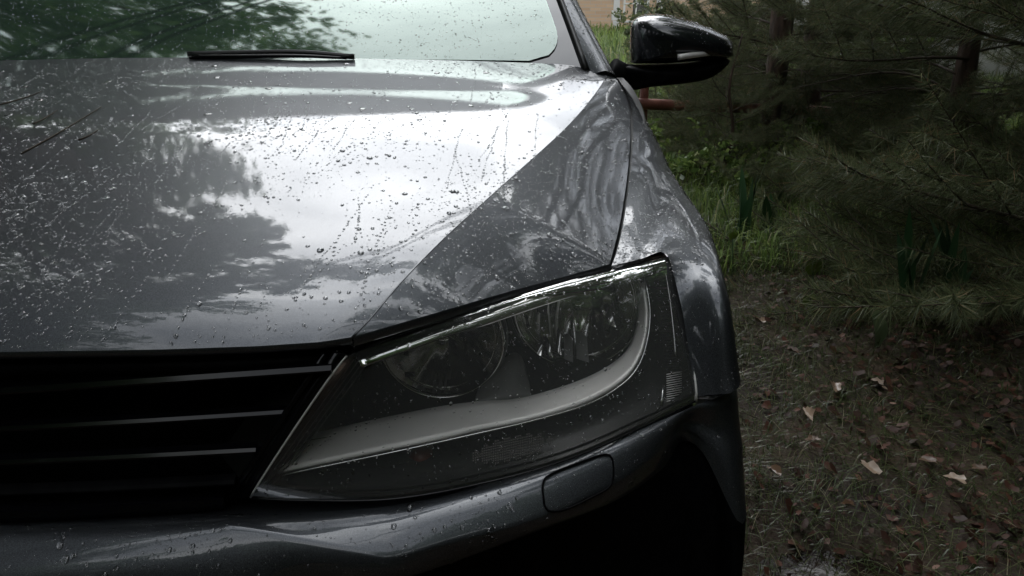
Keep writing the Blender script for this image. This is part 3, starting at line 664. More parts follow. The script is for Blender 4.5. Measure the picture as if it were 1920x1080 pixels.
def trails(G, k, dens=None, step=.0085):      # strings of beads left where water ran down
    p, nn = surf_sample(G, k, dens); Q = G.reshape(-1, 3); out = []; on = []
    from mathutils.kdtree import KDTree
    kd = KDTree(len(Q)); [kd.insert(q_, i) for i, q_ in enumerate(Q)]; kd.balance()
    for a, n_ in zip(p, nn):
        dirn = np.array([rng.normal(0, .12), -1, 0]); dirn /= np.linalg.norm(dirn); m_ = int(rng.integers(6, 34)); x = a.copy()
        for s in range(m_):
            x = x+dirn*step*(.6+.8*rng.random())+np.array([rng.normal(0, .0008), 0, 0]); 
            co, i, dist = kd.find(x); 
            loc_ = np.array(co)
            # local plane through grid point
            z = loc_[2]-((x-loc_)[:2]@n_[:2])/max(n_[2], .3)
            x = np.array([x[0], x[1], z])
            if dist > .011 or x[1] < float(yf(x[0]))+.004: break
            out.append(x.copy()); on.append(n_)
    return np.array(out), np.array(on)
wipe = None
p, nn = surf_sample(HOODG, 46, lambda c: (c[..., 0] > -.7)*(c[..., 1] > 1.35)*1.0); drops('merged_drops', p, nn, sizes(46, .0035, .0075, 1), hood, h=.22, sides=16, rings=6)
for G_, par, n_s, n_m, n_b in ((HOODG, hood, 12500, 2100, 230), (FACG, hood, 2800, 420, 40), (FG, fender, 6500, 600, 16), (BUMPG, bump_main, 3400, 480, 60)):
    dens = (lambda c: (c[..., 0] > -.75)*np.clip(1.15-.75*(c[..., 1]-.75), .5, 1.2)*(1-.45*np.clip((c[..., 0]-.2)*8, 0, 1)*(c[..., 0] < .72))*np.clip(.75+.7*np.sin(9*c[..., 0]+2)*np.cos(7*c[..., 1])+.35*np.sin(23*c[..., 0]-17*c[..., 1]), .12, 2))
    p, nn = surf_sample(G_, n_s, dens); r = sizes(n_s, .00055, .0015, .9); P_, N_, R_ = [p], [nn], [r]
    drops('rain_drops', p, nn, r, par, sides=6, rings=3)
    p, nn = surf_sample(G_, n_m, dens); drops('rain_drops', p, nn, sizes(n_m, .0015, .0028, .9), par)
    p, nn = surf_sample(G_, n_b, dens); drops('rain_drops', p, nn, sizes(n_b, .0024, .0046, 1), par, sides=14, rings=6)
p, nn = trails(HOODG, 105, lambda c: (c[..., 0] > -.6)*1.0); drops('bead_trails', p, nn, .0009+.0011*rng.random(len(p)), hood, sides=7, rings=3)
MG = np.concatenate([MV[:-1].reshape(12, 72, 3), MV[:-1].reshape(12, 72, 3)[:, :1]], 1)
p, nn = surf_sample(MG, 600, lambda c: c[..., 2] > .95); drops('rain_drops', p, nn, sizes(600, .0006, .0022, 1), mh, sides=7, rings=3)
p, nn = surf_sample(LG, 1100); drops('rain_drops', p, nn, sizes(1100, .0006, .0015, 1), lens, sides=7, rings=3)
p, nn = surf_sample(LG, 90); drops('rain_drops', p, nn, sizes(90, .0015, .0026), lens)
p, nn = surf_sample(PG[:16], 3000, lambda c: c[..., 0] > -.7); drops('rain_drops', p, nn, sizes(3000, .0006, .0022), pane, sides=7, rings=3)
p, nn = surf_sample(pill[:8, :14], 700); drops('rain_drops', p, nn, sizes(700, .0006, .0022), wind, sides=7, rings=3)

# ================================================================= GROUND
gm = noise_col(mat('soil', (.05, .035, .02), .85), 3.2, (.020, .012, .007), (.055, .034, .018), bump=.6, bscale=40, bdist=.03)
M['soil'] = gm
def gz(x, y):
    x = np.asarray(x, float); y = np.asarray(y, float)
    z = .02*np.sin(1.7*x+.6)*np.cos(1.3*y)+.012*np.sin(5.1*x+2*y)+.008*np.sin(9*x-7*y)
    return z-.06*np.exp(-(((x-1.22)/.28)**2+((y-1.14)/.30)**2)**2)
xs = np.unique(np.r_[np.linspace(-120, -8, 12), np.linspace(-8, 12, 160), np.linspace(12, 120, 12)]); ysg = np.unique(np.r_[np.linspace(-120, -4, 12), np.linspace(-4, 14, 150), np.linspace(14, 160, 14)])
X_, Y_ = np.meshgrid(xs, ysg, indexing='ij'); Z_ = gz(X_, Y_); Z_[(abs(X_) > 14) | (abs(Y_) > 20)] = 0
ground = new_obj('ground', mesh('ground', np.stack([X_, Y_, Z_], -1).reshape(-1, 3), grid_faces(len(xs), len(ysg), flip=True), 'soil'), kind='structure')
M['puddle'] = noise_col(mat('muddy_water', (.02, .014, .01), .06, 0, .22), 12, (.012, .008, .006), (.03, .02, .015), bump=.15, bscale=25, bdist=.004)
an = np.linspace(0, 2*math.pi, 40, endpoint=False); pr = .39+.05*np.sin(3*an+1)+.03*np.sin(7*an)
V = [(1.25, 1.12, -.036)]+[(1.25+r*math.cos(a), 1.12+r*.95*math.sin(a), -.036) for a, r in zip(an, pr)]
new_obj('puddle', mesh('puddle', V, [[0, 1+i, 1+(i+1) % 40] for i in range(40)], 'puddle', False), kind='structure')

def blades(name, xy, hmin, hmax, wid, m, lean=.6, flat=0.0, z0=None, seg=2):
    n = len(xy); x, y = xy[:, 0], xy[:, 1]; z = gz(x, y) if z0 is None else np.full(n, z0); th = rng.random(n)*6.283; h = hmin+(hmax-hmin)*rng.random(n); ln = lean*(.3+rng.random(n))
    if flat: z = z+rng.random(n)*.02
    d = np.stack([np.cos(th), np.sin(th), np.zeros(n)], 1); s = np.stack([-np.sin(th), np.cos(th), np.zeros(n)], 1)*(wid*(.6+.8*rng.random(n)))[:, None]
    base = np.stack([x, y, z], 1); up = np.array([0, 0, 1.])
    vz = np.sqrt(np.clip(1-ln**2, .03, 1)) if flat == 0 else np.full(n, .18)
    ln = ln if flat == 0 else np.full(n, .98)
    mid = base+d*(ln*h*.35)[:, None]+up*(h*.6*vz)[:, None]; tip = base+d*(ln*h)[:, None]+up*(h*.9*vz*(.75 if not flat else .4))[:, None]
    V = np.stack([base-s, base+s, mid+s*.8, mid-s*.8, tip], 1).reshape(-1, 3)
    F = np.array([[0, 1, 2], [0, 2, 3], [3, 2, 4]]); FF = (F[None]+(np.arange(n)*5)[:, None, None]).reshape(-1, 3)
    return fast(name, V, FF, m, smooth=False)
def scatter(n, x0, x1, y0, y1, f=None):
    q = np.stack([x0+(x1-x0)*rng.random(n), y0+(y1-y0)*rng.random(n)], 1)
    if f is not None: q = q[rng.random(n) < f(q[:, 0], q[:, 1])]
    return q
path_edge = lambda x, y: 1/(1+np.exp(-(x-(1.35+.28*(y-1)))/.18))         # 0 by the car, 1 under the pines
gpatch = lambda x, y: np.clip(.55+.45*np.sin(3.1*x+1.2)*np.cos(2.3*y)+.25*np.sin(11*x+5*y), .05, 1)
new_obj('wet_grass', blades('wet_grass', scatter(70000, .85, 3.6, .7, 3.6, lambda x, y: gpatch(x, y)*(1-.7*path_edge(x, y))*(1-.93*np.exp(-(((x-1.22)/.22)**2+((y-1.12)/.26)**2)**2))), .02, .085, .0011, 'grass', .85), kind='stuff', label='short wet grass on the verge beside the car', cat='grass')
new_obj('flattened_grass', blades('flattened_grass', scatter(60000, .85, 3.8, .7, 3.8, lambda x, y: .3+.5*gpatch(x+1, y)), .03, .13, .0009, 'grass', .9, flat=1), kind='stuff', label='flattened wet grass stems lying on the soil', cat='grass')
def leafsoup(name, xy, smin, smax, m, k=6):
    n = len(xy); s = smin+(smax-smin)*rng.random(n)**2; z = gz(xy[:, 0], xy[:, 1])+.006+.02*rng.random(n); th = rng.random(n)*6.283
    ang = np.arange(k)/k*6.283; rad = .55+.45*rng.random((n, k)); tl = rng.normal(0, .35, (n, 2))
    lx = rad*np.cos(ang)[None]*s[:, None]; ly = rad*.65*np.sin(ang)[None]*s[:, None]; lz = lx*tl[:, :1]+ly*tl[:, 1:]+rng.normal(0, .15, (n, k))*s[:, None]
    X = xy[:, :1]+lx*np.cos(th)[:, None]-ly*np.sin(th)[:, None]; Y = xy[:, 1:]+lx*np.sin(th)[:, None]+ly*np.cos(th)[:, None]
    V = np.concatenate([np.stack([xy[:, 0], xy[:, 1], z], 1)[:, None], np.stack([X, Y, z[:, None]+lz], 2)], 1).reshape(-1, 3)
    F = np.array([[0, 1+i, 1+(i+1) % k] for i in range(k)]); return fast(name, V, (F[None]+(np.arange(n)*(k+1))[:, None, None]).reshape(-1, 3), m, smooth=False)
new_obj('leaf_litter', leafsoup('leaf_litter', scatter(36000, .9, 4.6, .8, 5.0, lambda x, y: .06+.94*path_edge(x, y)), .006, .024, 'litter'), kind='stuff', label='brown fallen leaf litter under the pines', cat='leaf litter')
new_obj('meadow', blades('meadow', scatter(70000, .95, 9, 3.7, 10, lambda x, y: np.clip((y-3.5-.25*np.abs(x-1.2))*1.6, 0, 1)*(.5+.5*gpatch(x*.6, y*.5))), .08, .34, .0032, 'grass_bright', .6), kind='stuff', label='bright green grass and weeds beyond the pines', cat='grass')
new_obj('far_meadow', blades('far_meadow', np.vstack([scatter(16000, 1.2, 9, 9.5, 19.5), scatter(16000, -9, 1.3, 5.6, 19.5), scatter(9000, -8, -1.6, -2.5, 5.6)]), .12, .45, .009, 'grass_bright', .6, z0=0), kind='stuff', label='rough meadow grass around the car and out to the house', cat='grass')
new_obj('verge_weeds', blades('verge_weeds', scatter(9000, 1.0, 4, 2.9, 4.2), .05, .25, .003, 'grass_bright', .6), kind='stuff', label='green weeds at the edge of the leaf litter', cat='weeds')

# ================================================================= PINES
def needle_mesh(name, seed, L_=1.0, nside=11, m='needle', nl=.065, nw=.0011, dens=1.0):
    r = np.random.default_rng(seed); mb = MB(); stems = []
    t_ = np.linspace(0, 1, 10); main = np.stack([t_*L_, .05*L_*np.sin(t_*3+seed), -.10*L_*t_**2+.16*L_*t_**3+.02*np.sin(t_*5+seed)], 1)
    mb.tube(main, np.linspace(.009, .002, 10)*L_, 5); stems.append((main, .35))
    for i in range(nside):
        s = .18+.78*i/nside+r.normal(0, .01); side = 1 if i % 2 else -1; o = np.array([np.interp(s, t_, main[:, k]) for k in range(3)]); ln = L_*(.50*(1-s)+.13)*(.75+.5*r.random()); a = R(48)+r.normal(0, .12)
        d = np.array([math.cos(a), side*math.sin(a), .15*r.normal()+.12]); tt = np.linspace(0, 1, 7); w = o+d[None]*(tt*ln)[:, None]; w[:, 0] += .12*ln*tt**2; w[:, 2] += .14*ln*tt**2
        mb.tube(w, np.linspace(.0035, .0015, 7)*L_, 4); stems.append((w, .1))
        for k in range(2 if ln > .2*L_ else 1):
            s2 = .35+.3*k; sd = side*(1 if k else -1); o2 = w[int(s2*6)]; l2 = ln*.45; d2 = np.array([math.cos(a*.3), sd*math.sin(R(50)), .1]); w2 = o2+d2[None]*(tt*l2)[:, None]; mb.tube(w2, np.linspace(.0022, .0012, 7)*L_, 3); stems.append((w2, .05))
    V = [np.vstack(mb.V)]; tv = []
    for w, st in stems:
        ln = np.linalg.norm(np.diff(w, axis=0), axis=1).sum(); nn_ = int(ln*(1-st)*620*dens/ max(L_, .5)); u = st+(1-st)*r.random(nn_); seg = u*(len(w)-1); i0 = np.minimum(seg.astype(int), len(w)-2); f = (seg-i0)[:, None]
        o = w[i0]*(1-f)+w[i0+1]*f; T = w[i0+1]-w[i0]; T /= np.linalg.norm(T, axis=1)[:, None]; rd = r.normal(size=(nn_, 3)); rd -= T*(rd*T).sum(1)[:, None]; rd /= np.linalg.norm(rd, axis=1)[:, None]
        sp = (.55+.5*r.random(nn_))[:, None]; d = T*(1-sp*.45)+rd*sp; d /= np.linalg.norm(d, axis=1)[:, None]; ll = nl*(.65+.5*r.random(nn_))[:, None]
        tip = o+d*ll+np.array([0, 0, -.12])*ll; sd = np.cross(d, r.normal(size=(nn_, 3))); sd /= np.linalg.norm(sd, axis=1)[:, None]; sd *= nw
        tv.append(np.stack([o-sd, o+sd, tip], 1).reshape(-1, 3))
    tv = np.vstack(tv); nb = len(V[0]); nt_ = len(tv)//3
    tri = [];
    for f in mb.F:
        for k in range(1, len(f)-1): tri.append([f[0], f[k], f[k+1]])
    FF = np.vstack([np.array(tri), np.arange(nt_*3).reshape(-1, 3)+nb]); mi = np.r_[np.zeros(len(tri), int), np.ones(nt_, int)]
    return fast(name, np.vstack([V[0], tv]), FF, ['twig', m], mi, smooth=False)
BR = [needle_mesh('pine_branch', s) for s in range(5)]
BRF = [needle_mesh('far_pine_branch', s+20, m='needle_far', nw=.0022, dens=.7, nl=.075) for s in range(2)]
DEAD = MB()
for k in range(3):
    a = catmull([(0, 0, 0), (.25, .03*k, .06), (.5, -.04, .02), (.8, .05*k-.05, -.12), (1.0, .02, -.22)], 14); 
    if k == 0: DEAD.tube(a, np.linspace(.011, .003, 14), 5)
    b = a[4+2*k:10]; DEAD.tube(catmull([a[4+2*k], a[4+2*k]+[.12, .12*(k-1)+.05, .0], a[4+2*k]+[.3, .2*(k-1)+.08, -.08]], 6), np.linspace(.005, .0015, 6), 4)
DEADM = mesh('dead_branch', np.vstack(DEAD.V), DEAD.F, 'twig')
def place(me, name, root, p, az, el, sc, roll=0):
    o = bpy.data.objects.new(name, me); COL.objects.link(o); o.parent = root; o.location = p; o.scale = (sc,)*3
    o.rotation_euler = (Matrix.Rotation(az, 3, 'Z')@Matrix.Rotation(-el, 3, 'Y')@Matrix.Rotation(roll, 3, 'X')).to_euler(); return o
def pine(x, y, h, r0, z0, nb, bl, label, lean=(0, 0), seed=0, branches=None, dead=0, group='pine trees beside the car', azr=None, mats='bark', top=.35, pw_=1.9, el0=0, gap=None):
    branches = branches or BR; r = np.random.default_rng(seed+100); root = new_obj('pine_tree', None, label=label, cat='pine tree', group=group, loc=(x, y, float(gz(x, y))-.03))
    n = 20; t_ = np.linspace(0, 1, n); pts = np.stack([lean[0]*t_*h+.03*np.sin(t_*9+seed), lean[1]*t_*h+.03*np.cos(t_*7+seed), t_*h], 1)
    rad = r0*(1-.8*t_)*(1+.06*r.normal(size=n)); rad[0] *= 1.35; V, F = tube(pts, rad, 14); V = V*(1)+r.normal(0, r0*.05, V.shape); new_obj('trunk', mesh('trunk', V, F, mats), root)
    for i in range(nb):
        u = i/nb; zz = z0+(h-z0)*u**pw_*.97
        if gap and gap[0] < zz < gap[1]: continue
        p = np.array([np.interp(zz, pts[:, 2], pts[:, k]) for k in range(2)]+[zz]); az = (i*2.4+r.normal(0, .3)) if azr is None else azr[0]+(azr[1]-azr[0])*r.random()
        L_ = bl*(1-(1-top)*u)*(.75+.5*r.random()); place(branches[int(r.integers(len(branches)))], 'branch', root, p, az, R(el0-4+36*u+r.normal(0, 8)), L_, r.normal(0, .5))
    for i in range(dead):
        zz = z0*(.5+.5*r.random()) if z0 > .7 else .4+.5*r.random(); place(DEADM, 'dead_branch', root, (0, 0, zz), r.random()*6.28, R(5+10*r.random()), .5+.4*r.random())
    return root
pine(2.42, 5.25, 6.5, .072, .10, 80, 1.15, 'young pine with bare crooked lower limbs, just right of the wing mirror', seed=1, dead=5, gap=(.2, .62))
pine(2.93, 3.95, 6.0, .056, .10, 76, 1.0, 'slim pine with reddish trunk rising from weeds at right', seed=2, dead=3, gap=(.16, .46))
pine(2.95, 5.9, 7.0, .085, .2, 80, 1.2, 'dark pine whose trunk top shows high between its two neighbours', seed=3, gap=(1.0, 1.3))
pine(4.35, 5.2, 7.0, .06, .25, 44, 1.3, 'pine in the upper right with sky showing through its limbs', seed=4, dead=3)
pine(3.05, 2.6, 5.0, .05, .10, 92, 1.6, 'bushy low pine whose boughs hang over the leaf litter at the right edge', seed=5, el0=-2, gap=(.44, .84))
pine(3.15, 7.7, 7.0, .08, .2, 66, 1.15, 'hazy pine standing behind the wing mirror', seed=6)
pine(6.9, 7.4, 8.0, .09, .2, 44, 1.6, 'tall pine at the back of the stand, far right', seed=7)
pine(4.5, 3.4, 6.5, .06, .2, 40, 1.3, 'pine at the right edge behind the bushy low one', seed=9)
pine(2.45, .75, 4.4, .05, 1.5, 30, .8, 'pine just outside the right edge leaning over the path', seed=8)
pine(1.95, 4.5, .9, .016, .08, 26, .62, 'knee-high pine sapling in the weeds right of the fender', seed=11)

# ================================================================= BROADLEAVED TREES (most of them are seen only in the wet paint and glass)
ORD = ['first', 'second', 'third', 'fourth', 'fifth', 'sixth', 'seventh', 'eighth', 'ninth', 'tenth', 'eleventh', 'twelfth', 'thirteenth', 'fourteenth', 'fifteenth', 'sixteenth', 'seventeenth']
def leaf_crown(name, blobs, size, m, seed, flatz=.8):
    r = np.random.default_rng(seed); out = []
    for (cx, cy, cz, rx, ry, rz, n) in blobs:
        nsub = max(8, int(n/55)); d = r.normal(size=(nsub, 3)); d /= np.linalg.norm(d, axis=1)[:, None]; rr_ = r.random(nsub)**.45
        sc_ = np.array([cx, cy, cz])+d*rr_[:, None]*np.array([rx, ry, rz]); ss = (.09+.14*r.random(nsub))*min(rx, 3)
        k = r.integers(nsub, size=n); p = sc_[k]+r.normal(size=(n, 3))*ss[k][:, None]*np.array([.62, .62, .34])
        out.append(p)
    p = np.vstack(out); n = len(p); a = r.normal(size=(n, 3)); a /= np.linalg.norm(a, axis=1)[:, None]; b = np.cross(a, r.normal(size=(n, 3))); b /= np.linalg.norm(b, axis=1)[:, None]
    s_ = (size*(.6+.8*r.random(n)))[:, None]; V = np.stack([p-a*s_, p-b*s_*.5+a*s_*.1, p+a*s_, p+b*s_*.5+a*s_*.1], 1).reshape(-1, 3)
    return soup(name, V, 4, m)
def trunk_mesh(h, r0, limbs, seed):
    r = np.random.default_rng(seed); mb = MB(); t_ = np.linspace(0, 1, 10); mb.tube(np.stack([.1*np.sin(t_*4), .1*np.cos(t_*5)-.1, t_*h], 1), r0*(1-.7*t_), 10)
    for (tx, ty, tz) in limbs:
        z0 = h*(.35+.4*r.random()); a = np.array([0, 0, z0]); b = np.array([tx, ty, tz]); c = (a+b)/2+[0, 0, .3]; mb.tube(catmull([a, c, b], 8), np.linspace(r0*.45, r0*.08, 8), 6)
    return mesh('trunk', np.vstack(mb.V), mb.F, 'bark')
def tree(kind, x, y, tm, cm, label, group, rz=0, sc=1, cat='tree'):
    root = new_obj(kind, None, label=label, cat=cat, group=group, loc=(x, y, -.02)); root.rotation_euler = (0, 0, rz); root.scale = (sc,)*3
    new_obj('trunk', tm, root); new_obj('crown', cm, root); return root
def direc(az, el, d, o=(.3, 1.2, .87)):      # point seen from the hood at azimuth / elevation / ground distance
    return np.array([o[0]+d*math.sin(R(az)), o[1]+d*math.cos(R(az)), o[2]+d*math.tan(R(el))])
# the big tree beyond the car on the left, whose limbs overhang
T0 = np.array([-4.6, 7.0, 0])
bl = []
for az, el, d, rx, rz, n in ((-40, 33, 8.5, 2.0, 1.7, 9000), (-34, 44, 7.5, 1.5, 1.2, 6000), (-50, 48, 7.5, 2.0, 1.8, 9000), (-27, 41, 8.5, .9, .55, 2600), (-22, 44, 8.0, .6, .3, 1300), (-26, 32, 9, 1.0, .5, 2200), (-20, 51, 7.2, 1.3, .45, 3000), (-11, 52, 7.2, 1.1, .35, 2600), (-2, 53, 7.2, .8, .3, 1400), (-52, 62, 5, 1.6, .9, 5000), (-29, 24, 11, 1.8, 1.0, 3500), (-34, 28, 9.5, 1.7, 1.0, 5000), (-44, 23, 10, 2.2, 1.5, 5000), (-25, 38, 8, .8, .5, 2200), (-21, 40, 8, .5, .25, 900), (-43, 55, 5.3, 1.0, .7, 3500), (-62, 52, 5, 1.3, .9, 5000), (-32, 53, 6.6, 1.1, .45, 3000), (-24, 57, 6.2, .7, .3, 1400), (-84, 55, 3.6, 1.4, .8, 5000), (-66, 40, 6.5, 1.8, 1.8, 8000)):
    p = direc(az, el, d)-T0; bl.append((p[0], p[1], p[2], rx, rx*.8, rz, n))
cm = leaf_crown('crown', bl, .075, 'leaf', 3); tm = trunk_mesh(7.5, .24, [b[:3] for b in bl], 3)
tree('broadleaf_tree', T0[0], T0[1], tm, cm, 'large broadleaved tree overhanging the car, mirrored dark in the hood and green in the windshield', None)
gen_b = [(0, 0, 6.2, 2.3, 2.3, 2.6, 9000), (1.2, .4, 4.2, 1.5, 1.5, 1.2, 3500), (-1.3, -.5, 4.6, 1.6, 1.5, 1.3, 3500), (.3, -1.1, 8.0, 1.2, 1.2, 1.5, 3500)]
rg2 = np.random.default_rng(11)
GC = [leaf_crown('crown', [(a+rg2.normal(0, .5), b+rg2.normal(0, .5), c+rg2.normal(0, .4), d, e, f, n) for a, b, c, d, e, f, n in gen_b], .11, 'leaf', 30+i) for i in range(3)]
GT = [trunk_mesh(7, .2, [b[:3] for b in gen_b], 40+i) for i in range(2)]
OUTL = ['tall leafy tree far to the left of the windshield', 'leafy tree standing out of view past the left headlight', 'leafy tree diagonally behind the viewer on the left', 'second leafy tree diagonally behind the viewer on the left', 'leafy tree straight behind the viewer', 'leafy tree behind the viewer, towards the verge', 'leafy tree diagonally behind the viewer on the verge side', 'leafy tree out of view beyond the litter at bottom right', 'leafy tree out of view beside the boughs at the right edge', 'leafy tree out of view past the rightmost pines', 'leafy tree out of view at the left, past the windshield', 'farthest leafy tree out of view at the left']
i = 0
for (x, y, s_) in [(-9, 3.5, 1.1), (-7.5, -.8, 1.15), (-6.8, -5, 1.2), (-3.8, -6.4, .85), (-1.0, -7.9, .95), (1.8, -8.2, .9), (4.6, -4.6, 1.2), (6.2, -1.8, 1.1), (7.4, 1.2, 1.1), (8.6, 4.6, 1.1), (-9, 8, 1.2), (-11, 13, 1.2)]:
    tree('broadleaf_tree', x, y, GT[i % 2], GC[i % 3], OUTL[i], 'trees round the clearing', rz=i*1.3, sc=s_); i += 1
def spruce_crown(seed, h=9, r0=2.1, n=16000):
    r = np.random.default_rng(seed); z = h*(r.random(n)**1.15)*.985+.15; rad = r0*(1-z/(h+.3))*(.55+.45*np.cos(z*9.5)**2)*np.sqrt(r.random(n)); th = r.random(n)*6.283
    rad *= .85+.3*np.sin(th*7+z*2)**2; p = np.stack([rad*np.cos(th), rad*np.sin(th), z-.25*rad], 1); d = np.stack([np.cos(th), np.sin(th), -.35+.2*r.normal(size=n)], 1); b = r.normal(size=(n, 3))*.4; b = np.cross(d, b+[0, 0, 1]); b /= np.linalg.norm(b, axis=1)[:, None]
    s_ = (.16*(.6+.7*r.random(n)))[:, None]; return soup('crown', np.stack([p-d*s_, p+b*s_*.35, p+d*s_, p-b*s_*.35], 1).reshape(-1, 3), 4, 'needle')
SP = [spruce_crown(70+i) for i in range(2)]; SPT = trunk_mesh(8.6, .13, [], 71)
for k, (x, y, s_) in enumerate([(-2.6, -3.6, 1.0), (-.9, -3.1, .95), (.7, -3.4, 1.1), (2.2, -3.0, 1.0), (3.8, -2.6, 1.05), (4.6, -.6, 1.1), (-4.4, -2.8, 1.05), (-5.2, -.9, 1.0), (5.2, 1.4, 1.15), (6.4, 3.2, 1.1), (-1.8, -5.5, 1.0), (1.6, -5.6, 1.0), (4.4, -4.6, 1.3), (-5.0, 1.2, .9), (3.5, .5, .62), (2.9, -1.2, .62), (3.9, 1.75, .6)]):
    tree('spruce_tree', x, y, SPT, SP[k % 2], 'dense dark spruce out of view behind the viewer, '+ORD[k]+' in the ring', 'spruces behind the viewer', rz=k*1.1, sc=s_, cat='spruce tree').scale[2] = s_*.46 if s_ > .7 else .6
# unseen canopy added high on the right to block sky over fender and hood flank
CB = []
for az, el, d, rx, rz, n in ((28, 50, 5.5, 1.3, 1.0, 5000), (45, 42, 5.5, 1.4, 1.2, 6000), (65, 52, 4.5, 1.5, 1.1, 7000), (88, 60, 3.6, 1.3, .8, 6000), (35, 66, 3.4, .8, .5, 2600), (110, 66, 3.2, 1.3, .8, 5000), (-138, 66, 2.9, .7, .4, 1800), (20, 33, 7.5, .9, .8, 2600), (21, 52, 4.8, .8, .9, 3200), (75, 33, 3.7, 1.0, .9, 4500), (100, 40, 3.2, 1.0, .9, 4500), (122, 46, 3.0, 1.0, .8, 4000), (52, 60, 3.2, .9, .6, 3000), (17, 37, 6.5, .85, .7, 3000), (20, 44, 5.6, .8, .7, 3000), (62, 76, 2.0, 1.2, .6, 5000)):
    p = direc(az, el, d)-np.array([4.9, 3.1, 0]); CB.append((p[0], p[1], p[2], rx, rx*.8, rz, n))
tree('broadleaf_tree', 4.9, 3.1, trunk_mesh(6.5, .2, [b[:3] for b in CB], 9), leaf_crown('crown', CB, .07, 'leaf', 17), 'unseen leafy tree added above the pines to block sky over the fender', None)
CB = []
for az, el, d, rx, rz, n in ((-72, 56, 4.2, 1.3, .9, 5000), (-95, 52, 4.5, 1.6, 1.1, 7000), (-120, 52, 4.4, 1.5, .9, 5000), (-100, 30, 5.5, 1.8, 1.6, 6000)):
    p = direc(az, el, d)-np.array([-5.2, .1, 0]); CB.append((p[0], p[1], p[2], rx, rx*.8, rz, n))
tree('broadleaf_tree', -5.2, .1, trunk_mesh(6.5, .2, [b[:3] for b in CB], 10), leaf_crown('crown', CB, .07, 'leaf', 18), 'tall leafy tree at the left of the car, outside the picture', None)
# pale outbuilding glimpsed through the pines
a_ = at(1600, 60, y=9.3); shed = new_obj('outbuilding', None, label='pale outbuilding glimpsed through gaps in the upper right pines', cat='building', loc=(a_[0], 9.3, 0))
MB().box((2.6, 1.5, .95), (5.2, 3, 2.1)).build('wall', 'white', shed, smooth=False)
for k in range(12): MB().box((.22+k*.44, -.012, .95), (.40, .02, 2.08)).build('plank', 'white', shed, smooth=False)
new_obj('roof', mesh('roof', [(-.2, -.3, 1.95), (5.4, -.3, 1.95), (5.4, 1.5, 2.9), (-.2, 1.5, 2.9)], [[0, 1, 2, 3]], 'roofing', False), shed)
M['red'] = mat('red_plastic', (.5, .03, .02), .35)
p_ = at(1623, 122, y=9.5); bk_ = new_obj('bucket', None, label='small red bucket hanging among the pine limbs', cat='bucket', loc=tuple(p_))
MB().tube([(0, 0, -.06), (0, 0, .06)], [.04, .055], 14).build('bucket_body', 'red', bk_); MB().tube([(-.055, 0, .06), (-.03, 0, .12), (.03, 0, .12), (.055, 0, .06)], .004, 5).build('handle', 'cable_' if False else 'black_gloss', bk_)
for k, x in enumerate(np.arange(-26, 24, 3.6)):
    y = 27+2.5*math.sin(k*1.9); tree('broadleaf_tree', float(x), y, GT[k % 2], GC[(k+1) % 3], 'distant leafy tree behind the house, '+ORD[k]+' from the left end of its row', 'distant tree row', rz=k*1.7, sc=1.05+.25*math.sin(k*2.3)+.1*(x < -6))
# shrubs and undergrowth seen between the pines
SB = [leaf_crown('crown', [(0, 0, .55, .6, .6, .45, 1800), (.3, .1, .9, .4, .4, .35, 900)], .035, mm, 60+i) for i, mm in enumerate(('needle_far', 'leaf', 'grass_bright'))]
st = trunk_mesh(.7, .025, [(.3, .1, .9), (-.3, .2, .7), (.1, -.3, .8)], 66)
for k, (x, y, v, s_, lb) in enumerate([(2.9, 12.2, 0, .95, 'dry yellowish shrub in front of the house wall'), (2.35, 9.2, 0, .62, 'low olive shrub between the car and the house'), (4.3, 11.8, 0, 1.0, 'pale shrub under the house window'), (4.0, 7.4, 2, 1.0, 'light green bush low behind the pine trunks'),
        (4.6, 8.4, 1, .6, 'dark green bush filling the gap behind the middle pines'), (7.9, 9.5, 1, 1.6, 'dark green bush at the back of the stand'), (6.2, 6.6, 2, 1.1, 'light green bush behind the right-hand pine trunk'), (8.2, 8.0, 1, 2.0, 'dense bush beyond the right edge of the pines')]):
    tree('shrub', x, y, st, SB[v], lb, None, rz=k, sc=s_, cat='shrub')

ub = [(float(x), float(y), .08+.1*rng.random(), .35, .35, .10+.07*rng.random(), 260) for x, y in zip(1.3+5.5*rng.random(90), 3.9+4.2*rng.random(90)) if x > 1.25+.1*(y-3.6)]
new_obj('undergrowth', leaf_crown('undergrowth', ub, .022, 'grass_bright', 91), kind='stuff', label='mixed leafy undergrowth beneath the pines', cat='undergrowth')
# ================================================================= HOUSE, PIPE RAIL
M['brick'] = mat('tan_brick', (.42, .26, .17), .85)
m = M['brick']; t = mnode(m, 'ShaderNodeTexCoord'); mpn = mnode(m, 'ShaderNodeMapping'); mpn.inputs['Rotation'].default_value = (R(90), 0, 0); bt = mnode(m, 'ShaderNodeTexBrick'); l = m.node_tree.links
l.new(t.outputs['Object'], mpn.inputs[0]); l.new(mpn.outputs[0], bt.inputs['Vector']); bt.inputs['Color1'].default_value = (.66, .47, .31, 1); bt.inputs['Color2'].default_value = (.56, .38, .25, 1); bt.inputs['Mortar'].default_value = (.5, .45, .38, 1)
bt.inputs['Scale'].default_value = 1; bt.inputs['Brick Width'].default_value = .26; bt.inputs['Row Height'].default_value = .077; bt.inputs['Mortar Size'].default_value = .006; l.new(bt.outputs[0], P(m).inputs['Base Color'])
house = new_obj('brick_house', None, label='tan brick house with white corner blocks and white-framed window behind the wing mirror', cat='house', loc=(0, 20, 0))
MB().box((5.2, 4, 1.7), (9.4, 8, 3.6)).build('wall', 'brick', house, smooth=False)
MB().box((2.2, -.15+4, 1.7), (3.4, 7.8, 3.595)).build('wall', 'brick', house, smooth=False)
